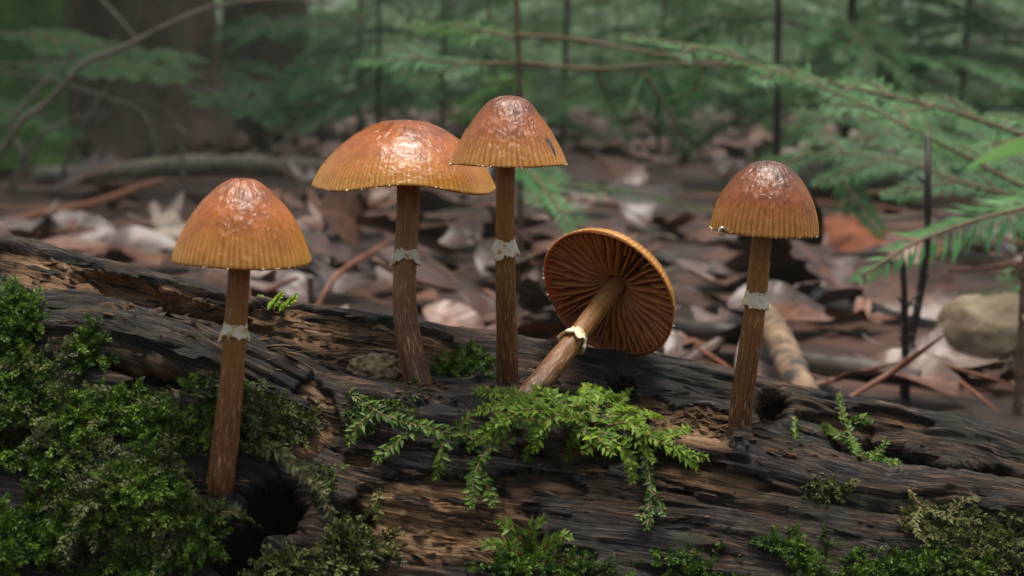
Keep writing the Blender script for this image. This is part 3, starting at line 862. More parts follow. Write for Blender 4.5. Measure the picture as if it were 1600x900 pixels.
# ------------------------------------------------------------------ moss
def leaflets(base, dirs, side, nrm_, ln, wd, fold=.25, droop=.15):
    """batch of small folded pointed leaves; all inputs (n,3)/(n,); 5 verts and 4 tris each"""
    n = len(base)
    ln = np.broadcast_to(ln, n)[:, None]; wd = np.broadcast_to(wd, n)[:, None]
    mid = base + dirs * ln * .5
    tip = base + dirs * ln - nrm_ * ln * droop
    l = mid + side * wd + nrm_ * wd * fold * 2; r = mid - side * wd + nrm_ * wd * fold * 2
    V = np.stack([base, l, tip, r, mid], 1).reshape(-1, 3)
    k = (np.arange(n) * 5)[:, None]
    F = np.concatenate([k + np.array([[0, 4, 1]]), k + np.array([[1, 4, 2]]), k + np.array([[0, 3, 4]]), k + np.array([[3, 2, 4]])])
    return V, F

def frond(C, ln, wd, step, rows=2, upn=(0, -.6, .8), col=None, acc=None, jitter=.25, r=rng, taper=True, spread=55):
    """leaves set along stem curve C"""
    C = np.asarray(C); L = np.concatenate([[0], np.cumsum(np.linalg.norm(np.diff(C, axis=0), axis=1))])
    n = max(3, int(L[-1] / step))
    x = np.linspace(0, L[-1], n)
    P = np.stack([np.interp(x, L, C[:, k]) for k in range(3)], -1)
    T = unit(np.gradient(P, axis=0))
    nu = np.asarray(upn, float); nu = unit(nu - T * (T @ nu)[:, None])
    sd = np.cross(T, nu)
    f = np.linspace(0, 1, n)
    size = (0.55 + .45 * np.sin(np.clip(f * .9 + .12, 0, 1) * math.pi) ** .5) if taper else np.ones(n)
    for row in range(rows):
        an = (row + .5) / rows * 2 * math.pi if rows > 2 else (0 if row == 0 else math.pi)
        an = an + (r.normal(size=n) * jitter)
        out = sd * np.cos(an)[:, None] + nu * (np.sin(an)[:, None] + .15)
        sp = np.radians(spread + r.normal(size=n) * 14)[:, None]
        d = unit(out * np.sin(sp) + T * np.cos(sp))
        nn = unit(nu + .3 * r.normal(size=(n, 3))); s2 = unit(np.cross(d, nn)); n2 = np.cross(s2, d)
        V, F = leaflets(P, d, s2, n2, ln * size * r.uniform(.6, 1.25, n), wd * size * r.uniform(.8, 1.2, n))
        v = np.clip((.5 if col is None else col) + r.normal(size=n) * .16 + .25 * f, 0, 1)
        acc.add(V, F, np.repeat(v, 5))

# moss mats: (pixel ellipses, shoots, style)
def moss_patch(label, ells, n, lnr, mat, col, leaf=(.105, .024), rows=3, step=.030, avoid=(), gap=-.05):
    acc = Acc()
    cnt = 0
    for px, py, rx, ry, w in ells:
        for _ in range(int(n * w)):
            q = rng.uniform(0, 1) ** .6; a = rng.uniform(0, 2 * math.pi)
            x, y = px + rx * q * math.cos(a), py + ry * q * math.sin(a)
            if any(((x - c[0]) / c[2]) ** 2 + ((y - c[1]) / c[3]) ** 2 < 1 for c in avoid): continue
            dn = vnoise(np.array([x / 42, y / 42, px * .01]))
            if dn < gap + .18 * rng.normal(): continue
            p, nn = on_log_fast(x, y)
            if p is None: continue
            ln = rng.uniform(*lnr) * (1 + .3 * dn)
            tg = rng.normal(size=3); tg = unit(tg - nn * (tg @ nn))
            d = unit(nn * .55 + tg * .65 + np.array([0, -.1, .25]) + rng.normal(size=3) * .2)
            d2 = unit(tg * .9 - nn * .1 + np.array([0, -.25, -.25]) + rng.normal(size=3) * .35)
            C = spline([p - nn * .06, p + d * ln * .55, p + d * ln * .8 + d2 * ln * .4], 8)
            frond(C, leaf[0] * rng.uniform(.8, 1.25), leaf[1], step, rows, unit(nn + np.array([0, -.3, .6])), np.clip(col + .30 * dn + rng.normal() * .17, 0, 1), acc, .45, taper=True, spread=58)
            cnt += 1
    V, F, A = acc.out()
    return tag(build('moss_mat', V, F, mat, attrs={'v': A}), label, 'moss', kind='stuff')

hole = [(420, 788, 80, 66), (375, 865, 55, 45), (346, 770, 40, 45), (205, 700, 34, 40)]
bare = [(280, 545, 190, 62), (160, 505, 90, 50)]
moss_patch('thick bright green moss mat over the left front face of the log', [(190, 730, 190, 110, 1.0), (270, 660, 120, 40, .45), (110, 850, 170, 60, .6), (250, 850, 100, 50, .3), (330, 620, 50, 20, .12)], 1700, (.20, .46), MAT['moss'], .44, avoid=hole + bare, gap=.02)
moss_patch('brownish olive feather moss mixed through the thick mat on the left of the log', [(190, 740, 190, 120, 1.0), (330, 650, 90, 50, .4), (120, 600, 120, 50, .3)], 300, (.3, .7), MAT['moss_olive'], .3, (.12, .028), 2, .04, hole + bare[:1])
moss_patch('dark mossy tuft draping over the upper left of the log', [(15, 500, 45, 40, .4), (40, 600, 60, 50, .4), (140, 560, 22, 40, .12), (-80, 600, 80, 160, .5)], 700, (.22, .45), MAT['moss'], .38)
moss_patch('olive feathery moss around the dark hollow of the log', [(430, 670, 50, 36, .3), (300, 830, 50, 40, .3), (430, 890, 70, 22, .3), (560, 860, 50, 30, .2)], 500, (.2, .42), MAT['moss_olive'], .45, (.13, .03), 3, .045, hole)
moss_patch('low dark green moss along the foot of the log below the right ridge', [(940, 890, 150, 20, .35), (1180, 876, 160, 30, .55), (1400, 888, 160, 26, .4), (780, 884, 60, 18, .2), (1240, 848, 60, 14, .08)], 620, (.12, .26), MAT['moss'], .34, (.085, .020), 3, .030, (), -.08)
moss_patch('yellowish moss on the far right end of the log', [(1550, 850, 90, 50, .8), (1460, 815, 50, 30, .25), (1290, 768, 36, 16, .14), (1700, 860, 120, 90, .5)], 620, (.10, .24), MAT['moss_olive'], .5, (.085, .020), 3, .030, (), -.2)
moss_patch('small moss tuft in the crevice between the stems of the broad and tall mushrooms', [(725, 572, 42, 16, 1)], 90, (.18, .38), MAT['moss'], .5)
moss_patch('thin mossy film on the front ridge below the broad mushroom', [(620, 645, 60, 22, .5), (560, 655, 30, 30, .35), (505, 745, 30, 30, .2), (660, 595, 16, 10, .1)], 160, (.08, .18), MAT['moss'], .4, (.075, .022), 3, .045)

def moss_frond(label, polys, mat=MAT['frond'], col=.5, ln=.20, wd=.040, Yoff=0.0, group=None):
    """one feathery moss sprig: stem and leaves from pixel polylines (px, py, lift off the log in cm)"""
    accS, accL = Acc(), Acc(); base = None
    for poly in polys:
        P = []
        for px, py, lift in poly:
            p, nn = on_log_fast(px, py)
            if p is None: p = at(px, py, -1.8)
            P.append(at(px, py, p[1] - lift))
        P = np.array(P)
        if base is None:
            base = P[0]
        Y_ = P[:, 1].copy()
        if len(Y_) > 2: P[1:-1, 1] = .25 * Y_[:-2] + .5 * Y_[1:-1] + .25 * Y_[2:]
        C = spline(P, 26)
        V, F = tube(C, np.linspace(.022, .010, 26), 5); accS.add(V, F)
        frond(C, ln, wd, .052, 2, (0, -.75, .65), col, accL, .30, spread=54)
        frond(C, ln * .75, wd * .9, .075, 2, (0, -.75, .65), col - .05, accL, .6, spread=34)
    root = thing('moss_frond', base, label, 'moss', group)
    V, F, A = accS.out(); build('stem', V, F, MAT['moss_stem'], root)
    V, F, A = accL.out(); tag(build('leaflets', V, F, mat, root, attrs={'v': A}), kind='stuff')
    return root

moss_frond('bright green feathery moss tuft spreading below the tall and leaning mushrooms', [
    [(905, 665, .0), (850, 632, .35), (800, 615, .4), (742, 612, .3)],
    [(915, 660, .1), (880, 625, .4), (840, 608, .4), (818, 606, .4)],
    [(925, 665, .1), (925, 635, .45), (938, 605, .5)],
    [(925, 665, .1), (905, 640, .45), (893, 622, .5)],
    [(930, 665, .1), (965, 645, .45), (998, 640, .4)],
    [(930, 668, .1), (960, 690, .45), (985, 720, .4), (988, 752, .3)],
    [(920, 665, .1), (905, 685, .5), (885, 712, .5)],
    [(935, 668, .1), (938, 690, .5), (955, 708, .5)],
    [(920, 662, .1), (870, 650, .5), (838, 680, .5), (818, 738, .3)],
    [(900, 660, .1), (850, 645, .5), (800, 650, .5), (775, 690, .4)],
    [(870, 655, .1), (820, 632, .5), (770, 640, .4), (720, 655, .3)],
    [(860, 655, .1), (800, 660, .4), (770, 665, .4), (735, 700, .3)], [(880, 658, .1), (850, 668, .5), (838, 700, .4)], [(910, 668, .1), (925, 690, .5), (915, 705, .5)],
    [(945, 668, .1), (975, 672, .5), (1000, 690, .4), (1020, 720, .3)], [(960, 668, .1), (985, 655, .4), (1015, 660, .4), (1035, 652, .3)], [(850, 640, .3), (830, 622, .5), (790, 632, .5)],
    [(880, 655, .2), (850, 622, .55), (838, 596, .6)], [(905, 655, .2), (912, 625, .55), (918, 600, .6)], [(940, 660, .2), (960, 628, .5), (985, 608, .5)], [(860, 650, .3), (835, 640, .6), (805, 642, .6)], [(950, 665, .2), (980, 660, .6), (1010, 672, .6)],
    [(925, 660, .2), (945, 632, .5), (975, 622, .4)], [(895, 655, .2), (868, 632, .5), (862, 612, .5)]])
moss_frond('feathery moss sprig reaching along the log towards the purplish topped mushroom', [
    [(940, 668, .1), (985, 668, .35), (1030, 692, .35), (1070, 706, .3), (1103, 714, .3)],
    [(1010, 680, .3), (1045, 680, .4), (1075, 668, .4)],
    [(1060, 703, .3), (1080, 722, .35), (1086, 730, .35)]])
moss_frond('long drooping moss strand trailing down the front of the log', [
    [(1000, 685, .2), (1012, 730, .3), (1018, 780, .22), (1010, 825, .15)],
    [(1015, 765, .3), (1030, 785, .35), (1035, 805, .3)], [(1015, 790, .25), (1000, 810, .25)]], MAT['moss'], .4, .15, .035)
moss_frond('long brown stemmed feather moss lying across the front ridge below the broad mushroom', [
    [(545, 612, .1), (600, 650, .2), (680, 672, .25), (760, 690, .3), (800, 690, .3)],
    [(585, 640, .2), (560, 665, .25), (545, 690, .2)], [(690, 675, .25), (690, 710, .3), (682, 745, .25)], [(740, 688, .3), (720, 670, .3), (735, 650, .3)],
    [(650, 665, .2), (620, 690, .2), (590, 718, .15)], [(770, 692, .3), (745, 730, .3), (735, 790, .25)], [(745, 735, .3), (765, 765, .3), (770, 790, .3)]], MAT['moss'], .62)
moss_frond('upright mossy sprig on the bare bark slope right of the purplish topped mushroom', [
    [(1340, 715, .0), (1322, 680, .2), (1315, 640, .25), (1312, 615, .25)], [(1325, 685, .2), (1300, 675, .3), (1285, 665, .3)], [(1322, 665, .2), (1345, 655, .3), (1360, 658, .3)],
    [(1335, 710, .05), (1365, 705, .3), (1385, 690, .3)], [(1340, 712, .05), (1375, 718, .3), (1405, 722, .3)], [(1240, 705, .0), (1237, 680, .2), (1242, 652, .2)]], MAT['moss'], .55, .15, .045)
moss_frond('small bright moss shoot poking up behind the rear ridge of the log', [[(425, 486, -.6), (415, 472, -.7), (404, 464, -.7)], [(430, 486, -.6), (438, 468, -.7), (440, 458, -.7)], [(435, 486, -.6), (455, 470, -.7), (462, 462, -.7)]], MAT['frond'], .8, .13, .04)
moss_frond('green feather moss arching over the dark hollow beside the bell capped mushroom', [
    [(385, 690, .1), (430, 705, .4), (470, 735, .5), (510, 770, .4)], [(395, 600, .1), (420, 640, .3), (450, 650, .3)], [(500, 765, .3), (520, 800, .4), (505, 850, .4), (470, 880, .3)], [(320, 800, .1), (360, 815, .5), (405, 825, .6)], [(300, 770, .1), (320, 830, .4), (350, 880, .4)]], MAT['moss_olive'], .6)
moss_frond('pale sprig of moss with a bare stalk on the dark bark below the ridge', [[(590, 760, .05), (585, 790, .25), (560, 815, .25)], [(585, 785, .2), (592, 815, .2)]], MAT['moss_olive'], .85, .14, .04)
moss_frond('bright moss tuft at the foot of the log beneath the drooping strands', [
    [(830, 870, .0), (810, 840, .4), (780, 815, .4)], [(830, 870, .0), (830, 835, .4), (850, 810, .4)], [(830, 872, .0), (790, 860, .4), (755, 850, .4)], [(830, 872, .0), (870, 845, .4), (890, 838, .4)]], MAT['moss'], .7)
moss_frond('yellow green moss sprig near the sunken right end of the log', [
    [(1420, 765, .05), (1440, 790, .25), (1480, 810, .3), (1530, 815, .25)], [(1440, 790, .2), (1430, 825, .3), (1450, 850, .3)], [(1480, 810, .2), (1500, 785, .3), (1530, 780, .3)]], MAT['moss_olive'], .8, .12, .03)
# thin pale rootlet hanging on the front face
P = np.array([at(px, py, on_log_fast(px, py)[0][1] - .12) for px, py in ((535, 818), (560, 835), (580, 862), (600, 876))])
V, F = tube(spline(P, 24), np.linspace(.02, .03, 24), 6, .4, 8)
tag(build('rootlet', V, F, MAT['stick_grey']), 'thin pale rootlet hanging on the dark front of the log', 'root')

# ------------------------------------------------------------------ fallen leaves
def leaf_mesh(name, shape, k, mat, curl=1.0):
    r = np.random.default_rng(1000 + k)
    if shape == 'lobed':
        nr, na = 9, 60
        a = np.linspace(0, 2 * math.pi, na, endpoint=False)
        lob = np.zeros(na)
        for c, w, h in ((0, .30, 1.0), (1.05, .28, .88), (-1.05, .28, .88), (2.0, .30, .55), (-2.0, .30, .55)):
            d = np.abs((a - c + math.pi) % (2 * math.pi) - math.pi); lob = np.maximum(lob, h * np.exp(-(d / w) ** 2 * .9))
        rad = .34 + .66 * lob + .05 * np.sin(a * 15 + k); rad *= 1 + .06 * r.normal(size=na)
        q = np.linspace(0, 1, nr)[:, None]
        X, Y = q * rad * np.cos(a), q * rad * np.sin(a)
        vein = np.max([np.exp(-(np.abs((a - c + math.pi) % (2 * math.pi) - math.pi) / .05) ** 2) for c in (0, 1.05, -1.05, 2, -2)], 0)[None] * (q > 0.05)
        F = grid_faces(nr, na, True)
    else:
        nl, nw = 24, 9
        s_ = np.linspace(0, 1, nl)[:, None]; w = np.linspace(-1, 1, nw)[None]
        wid = .42 * np.sin(np.clip(s_, .004, .996) ** .85 * math.pi) ** .8
        if shape == 'oak': wid = wid * (1 + .38 * np.sin(s_ * 26 + k)) * .9 + .02
        X, Y = (s_ * 2 - 1) + 0 * w, wid * 1.5 * w
        vein = np.maximum(np.exp(-(w / .08) ** 2) + 0 * s_, np.exp(-(((s_ * 9 - np.abs(w) * 1.6) % 1 - .5) / .12) ** 2) * .6)
        F = grid_faces(nl, nw)
    Z = curl * (r.uniform(-.25, .35) * X ** 2 + r.uniform(-.1, .6) * Y ** 2 + .22 * r.normal() * X * Y + .10 * fbm(np.stack([X * 1.6, Y * 1.6, 0 * X + k], -1), 3))
    V = np.stack([X, Y, Z], -1).reshape(-1, 3)
    # petiole
    C = spline([(-.05 if shape == 'lobed' else -.98, 0, 0), (-.6 if shape == 'lobed' else -1.3, .05, .06), (-1.0 if shape == 'lobed' else -1.55, .12, .16)], 8)
    C[:, 2] += np.interp(C[:, 0], [-1, 0], [V[:, 2][np.argmin(V[:, 0])], V[np.argmin(np.hypot(V[:, 0], V[:, 1])), 2]])
    V2, F2 = tube(C, .02, 5)
    return make_mesh(name, np.vstack([V, V2]) , np.concatenate([F, F2 + len(V)]), mat, True, {'vein': np.concatenate([np.broadcast_to(vein, X.shape).ravel(), np.ones(len(V2))])})

LEAFM = {}
for ci, (cn, mt) in enumerate(LEAF.items()):
    for si, sh in enumerate(('lobed', 'oval', 'oak')):
        LEAFM[(cn, sh)] = [leaf_mesh('fallen_leaf', sh, ci * 31 + si * 7 + v, mt, .95) for v in range(3)]
WORD = {'lobed': 'star lobed', 'oval': 'oval', 'oak': 'wavy edged oak'}
def drop_leaf(x, y, cn, sh, size, rot, label=None, sink=.35, v=None):
    me = LEAFM[(cn, sh)][rng.integers(3) if v is None else v]
    o = place('fallen_leaf', me, None, (0, 0, 0), rot, size)
    n = len(me.vertices); co = np.empty(n * 3, np.float32); me.vertices.foreach_get('co', co)
    w = (co.reshape(-1, 3) * size / S) @ np.array(o.rotation_euler.to_matrix()).T
    z = (gz(x + w[:, 0], y + w[:, 1]) - .3 - w[:, 2])
    o.location = np.array([x, y, np.quantile(z, .97) + 0.05 - sink * 0.2 + rng.uniform(0, .8)]) * S
    tag(o, label or f'{cn} {WORD[sh]} fallen leaf lying in the litter behind the log', 'leaf', None if label else f'{cn} {WORD[sh]} leaves in the litter')
    return o
names = list(LEAF)
for i in range(290):
    px, py = rng.uniform(-260, 1860), 190 + 440 * rng.uniform(0, 1) ** 1.25
    p = on_ground(px, py)
    if p[1] < 9: continue
    cn = rng.choice(names, p=[.54, .27, .19, 0, 0])
    sh = rng.choice(['lobed', 'oval', 'oak'], p=[.4, .35, .25])
    sz = rng.uniform(2.2, 4.6) * (.62 if p[1] < 34 else .85 if p[1] < 70 else 1.0 if p[1] < 120 else 1.25)
    drop_leaf(p[0], p[1], cn, sh, sz, (rng.normal() * .22 + .12, rng.normal() * .22, rng.uniform(0, 6.28)))
# leaves that stand out
def leaf_at(px, py, cn, sh, size, rot, label, v=0):
    p = on_ground(px, py); return drop_leaf(p[0], p[1], cn, sh, size, rot, label, 0, v)
leaf_at(262, 368, 'pale tan', 'lobed', 3.2, (.75, .1, .6), 'large pale tan leaf propped up behind the bell capped mushroom', 0)
leaf_at(305, 330, 'pale tan', 'oval', 2.6, (.7, -.1, 2.5), 'pale greyish oval leaf behind the shoulder of the bell capped mushroom', 1)
leaf_at(1340, 394, 'orange', 'oval', 2.9, (.6, .05, .1), 'orange brown curled leaf lying behind the purplish topped mushroom', 1)
leaf_at(548, 400, 'russet brown', 'oval', 3.2, (1.35, .3, 1.2), 'dark red brown leaf standing on edge behind the broad mushroom', 2)
leaf_at(715, 520, 'russet brown', 'lobed', 6.0, (.5, .15, 1.0), 'large wet russet leaf behind the broad mushroom stem', 1)
leaf_at(215, 420, 'russet brown', 'oval', 4.2, (.3, .05, .2), 'broad wet red brown leaf just above the left ridge of the log', 0)
leaf_at(1220, 520, 'dark chocolate brown', 'oval', 2.6, (.4, .1, .3), 'small dark maroon leaf curled by the spotted stick', 2)
# the far litter, too many and too far to count
acc = Acc()
for i in range(5200):
    d = 250 * (6.0 ** rng.uniform(0, 1)); x = rng.uniform(-.75, .75) * d * 1.2
    if i > 4300:
        d = rng.uniform(45, 260); x = rng.uniform(.42, 1.5) * d * (1 if i % 2 else -1)
    y = d - 26; sz = rng.uniform(3, 6)
    a = rng.uniform(0, 6.28); t1 = rng.normal() * .3; t2 = rng.normal() * .3
    u = np.array([math.cos(a), math.sin(a), t1]); w = np.array([-math.sin(a), math.cos(a), t2])
    c = np.array([x, y, float(gz(x, y)) + .6])
    acc.add([c - u * sz, c - w * sz * .45 - u * .2 * sz + np.array([0, 0, .6]), c + u * sz, c + w * sz * .45 + np.array([0, 0, .8]), c], [[0, 1, 4], [1, 2, 4], [2, 3, 4], [3, 0, 4]], 0)
V, F, A = acc.out()
mfl = Mt('far_leaf_litter', .45, .5)
mfl.set(Base_Color=mfl.ramp(mfl.noise(mfl.coord(.09), 1, 3, .6), [(.3, (.05, .02, .012)), (.5, (.12, .055, .035)), (.68, (.22, .15, .12))]))
tag(build('leaf_litter', V, F, mfl.m, origin=(0, 0, 0), attrs={'vein': A}), 'brown leaf litter covering the forest floor far behind the log', 'leaf litter', kind='stuff')

# ------------------------------------------------------------------ sticks, twigs, dead needles, stone
def stick(name, pts, radii, mat, label, cat, wob=.25, seg=10, group=None):
    C = spline(pts, 46)
    V, F = tube(C, np.interp(np.linspace(0, 1, 46), np.linspace(0, 1, len(radii)), radii), seg, wob, .8 / max(radii) * .5)
    return tag(build(name, V, F, mat), label, cat, group)
def gp(px, py, lift=0.0):
    p = on_ground(px, py, lift); return np.array([p[0], p[1], float(gz(p[0], p[1])) - .3 + lift])
def pd(px, py, dist): return at(px, py, dist + CAM[1])     # by distance in cm from the camera
stick('fallen_branch', [gp(60, 262, 1.2), gp(130, 262, 1.3), gp(240, 255, 1.4), gp(340, 250, 1.5), gp(430, 252, 1.4), gp(520, 258, 1.2)], [1.1, 1.3, 1.4, 1.5, 1.4, 1.2], MAT['stick_grey'], 'pale fallen branch lying across the leaf litter behind the bell capped mushroom', 'branch')
stick('fallen_stick', [gp(1275, 650, .8), gp(1240, 575, 1.5), gp(1208, 505, 2.0), gp(1185, 470, 1.9)], [.45, .5, .5, .4], MAT['stick_tan'], 'tan stick with dark blotches lying behind the purplish topped mushroom', 'stick')
stick('fallen_stick', [gp(1180, 548, .8), gp(1250, 560, .9), gp(1340, 572, 1.0), gp(1440, 585, .9)], [.34, .42, .42, .3], MAT['stick_dark'], 'dark grey stick lying crosswise in the litter near the pale stone', 'stick')
stick('fallen_stick', [gp(1050, 505, .7), gp(1110, 515, .8), gp(1200, 520, .8)], [.4, .5, .35], MAT['dark_stem'], 'blackish rotten stick half hidden behind the purplish topped mushroom', 'stick')
for k, (pts, r, lab) in enumerate([
    ([(1320, 622, .8), (1400, 572, 1.6), (1475, 520, 3.0)], .11, 'thick reddish brown dead needle slanting up beside the pale stone'),
    ([(1275, 596, .8), (1340, 578, 1.0), (1405, 560, 1.6)], .09, 'red brown dead needle crossing a slanting one near the dark stems'),
    ([(1085, 535, .9), (1120, 555, .9), (1155, 578, .7)], .10, 'short reddish dead needle next to the purplish topped mushroom'),
    ([(1455, 555, 1.2), (1500, 572, 1.0), (1570, 590, .9)], .09, 'reddish dead needle lying flat below the pale stone'),
    ([(1430, 545, 1.0), (1500, 590, .8), (1560, 640, .7)], .08, 'thin brown dead needle behind the rear ridge of the log, far from the caps')]):
    stick('dead_needle', [gp(*q) for q in pts], [r * .5, r, r * .9, r * .3], MAT['needle_dead'], lab, 'needle', .1, 8, 'dead needles near the stone')
stick('twig', [gp(-20, 348, 1.0), gp(70, 325, 1.4), gp(150, 300, 1.8), gp(255, 268, 2.2)], [.35, .4, .4, .3], MAT['needle_dead'], 'slender reddish twig lying over the leaf litter at the left', 'twig')
stick('twig', [gp(478, 500, .5), gp(520, 420, 2.6), gp(570, 385, 3.2), gp(612, 368, 3.0)], [.13, .14, .13, .1], MAT['needle_dead'], 'thin red brown twig arching behind the broad mushroom stem', 'twig')
stick('twig', [gp(486, 500, .4), gp(487, 470, 1.8), gp(484, 420, 4.0)], [.12, .14, .12], MAT['stick_grey'], 'short upright twig standing behind the bell capped mushroom', 'twig')
b = on_ground(286, 285)
stick('twig', [b, at(285, 262, b[1]), at(283, 232, b[1]), at(288, 210, b[1]), at(274, 196, b[1])], [.35, .32, .3, .28, .2], MAT['stick_grey'], 'bent pale twig standing upright in the litter by the fallen branch', 'twig')
b = on_ground(-60, 330)
stick('bare_branch', [b, at(30, 195, b[1]), at(75, 160, b[1]), at(130, 100, b[1]), at(185, 78, b[1]), at(250, 45, b[1]), at(330, 12, b[1]), at(430, -2, b[1]), at(520, 6, b[1])], [.28, .27, .26, .25, .24, .22, .2, .18, .14], MAT['stick_grey'], 'long bare arching branch sweeping in front of the big dark trunk', 'branch')
b2 = on_ground(250, 262)
stick('bare_branch', [b2, at(225, 180, b2[1]), at(150, 148, b2[1]), at(60, 120, b2[1]), at(-40, 110, b2[1])], [.3, .3, .28, .25, .2], MAT['stick_grey'], 'thin dead branch slanting down to the foot of the dark trunk', 'branch')
b3 = on_ground(90, 290)
stick('bare_branch', [b3, at(125, 205, b3[1]), at(175, 130, b3[1]), at(215, 75, b3[1]), at(190, 35, b3[1]), at(140, -20, b3[1])], [.3, .3, .28, .28, .25, .22], MAT['stick_grey'], 'crooked dead branch rising across the front of the dark trunk', 'branch')
b4 = on_ground(20, 300)
stick('bare_branch', [b4, at(40, 250, b4[1]), at(15, 200, b4[1]), at(50, 150, b4[1]), at(120, 80, b4[1])], [.28, .28, .25, .22, .15], MAT['stick_grey'], 'lichen grey crooked twig standing at the left edge of the litter', 'branch')
b5 = on_ground(400, 262)
stick('bare_branch', [b5, at(470, 190, b5[1]), at(400, 160, b5[1]), at(300, 135, b5[1])], [.35, .35, .3, .2], MAT['stick_grey'], 'slim grey dead branch right of the big dark trunk', 'branch')
for i, (x0, y0, x1, y1, x2, y2) in enumerate([(40, 275, 70, 200, 30, 120), (110, 260, 150, 190, 240, 150), (180, 255, 120, 180, 130, 90), (330, 250, 270, 180, 150, 165), (10, 300, 60, 215, 160, 175), (430, 245, 400, 170, 300, 110)]):
    b = on_ground(x0, y0)
    stick('dry_twig', [b, at(x1, y1, b[1] - 3), at((x1 + x2) / 2 + 8, (y1 + y2) / 2 - 10, b[1] - 4), at(x2, y2, b[1] - 6)], [.2, .18, .15, .1], MAT['stick_grey'], 'thin dry twig rising out of the litter before the massive dark trunk', 'twig', .2, 6, 'dry twigs before the massive trunk')
# a scatter of small twigs in the litter
for i in range(44):
    px, py = rng.uniform(-150, 1750), rng.uniform(215, 560)
    p = on_ground(px, py)
    if p[1] < 40: continue
    a = rng.uniform(0, 6.28); ln = rng.uniform(6, 16); r = rng.uniform(.05, .12) * (1 + p[1] / 120)
    d = np.array([math.cos(a), math.sin(a), 0]); nd = np.array([-d[1], d[0], 0])
    q = [p + d * ln * f + nd * rng.normal() * ln * .06 for f in (-.5, -.15, .2, .5)]
    for w in q: w[2] = float(gz(w[0], w[1])) + .5 + rng.uniform(0, 1.3)
    mt, lab, grp = [(MAT['stick_grey'], 'small grey twig lying loose among the fallen leaves', 'grey twigs in the litter'), (MAT['needle_dead'], 'small red brown twig lying loose among the fallen leaves', 'red brown twigs in the litter')][i % 2]
    stick('twig', q, [r, r, r * .8, r * .5], mt, lab, 'twig', .3, 6, grp)
# stone
c = gp(1580, 590, 0); D = np.stack([np.sin(ph) * np.cos(th), np.sin(ph) * np.sin(th), np.cos(ph)], -1)
th2, ph2 = np.meshgrid(np.linspace(0, 2 * math.pi, 64, endpoint=False), np.linspace(0, math.pi, 40), indexing='xy')
D = np.stack([np.sin(ph2) * np.cos(th2), np.sin(ph2) * np.sin(th2), np.cos(ph2)], -1)
V = D * np.array([2.3, 2.0, 1.9]) * (1 + .2 * fbm(D * 1.6 + 2, 4))[..., None] + c + np.array([0, 2.0, 1.2])
tag(build('stone', V.reshape(-1, 3), grid_faces(40, 64, True), MAT['stone']), 'rounded pale stone half buried in the leaf litter', 'stone')

# ------------------------------------------------------------------ conifers
def spray(C, r0, nlen=1.3, side=True, seed=0, flat=(0, -.35, .95), step=.14, blen=.35, accW=None, accN=None, col=.45, droop=.12, start=.0, twigs=True, nw=.075, both=True, density=1.0):
    """a flat conifer branch: woody axis and side twigs into accW, needles into accN"""
    r = np.random.default_rng(seed)
    L = np.linalg.norm(np.diff(C, axis=0), axis=1).sum()
    V, F = tube(C, np.linspace(r0, r0 * .3, len(C)), 6, .2, 2); accW.add(V, F)
    def needles(Q, c0, f0=0.0):
        Lq = np.linalg.norm(np.diff(Q, axis=0), axis=1).sum()
        n = max(4, int(Lq * (1 - f0) / step * density))
        x = np.linspace(f0, 1, n) * (len(Q) - 1)
        P = np.stack([np.interp(x, np.arange(len(Q)), Q[:, k]) for k in range(3)], -1)
        T = unit(np.gradient(P, axis=0)); nu = np.asarray(flat, float); nu = unit(nu - T * (T @ nu)[:, None]); sd = np.cross(T, nu)
        f = np.linspace(0, 1, n)
        tp = np.sin(np.clip(.18 + f * .80, 0, 1) * math.pi) ** .55
        for sg in (-1, 1):
            sp = np.radians(62 - 22 * f + r.normal(size=n) * 7)[:, None]
            d = unit(sd * sg * np.sin(sp) + T * np.cos(sp) + nu * r.normal(size=(n, 1)) * .12 - np.array([0, 0, droop]))
            s2 = unit(np.cross(d, nu)); n2 = np.cross(s2, d)
            V, F = leaflets(P, d, s2, n2, nlen * tp * r.uniform(.8, 1.1, n), nw, .12, .10)
            accN.add(V, F, np.repeat(np.clip(c0 + r.normal(size=n) * .13 + .15 * f, 0, 1), 5))
    needles(C, col, start)
    if side:
        nb = max(3, int(L / 2.6))
        T, N, B = frames(C)
        nu = unit(np.asarray(flat, float))
        for i in range(nb):
            f = start + (1 - start) * (.06 + .86 * (i + .5) / nb); k = int(f * (len(C) - 1)); sg = 1 if i % 2 else -1
            sd = unit(np.cross(T[k], nu)) * sg
            ln = L * blen * (1 - .75 * f) * r.uniform(.7, 1.15)
            if ln < 1: continue
            d = unit(sd * .8 + T[k] * .75)
            Q = spline([C[k], C[k] + d * ln * .5 + np.array([0, 0, .02 * ln]), C[k] + unit(d + T[k] * .35) * ln - np.array([0, 0, droop * ln])], 10)
            V, F = tube(Q, np.linspace(r0 * .5, r0 * .2, 10), 5); accW.add(V, F)
            needles(Q, col + r.normal() * .08)

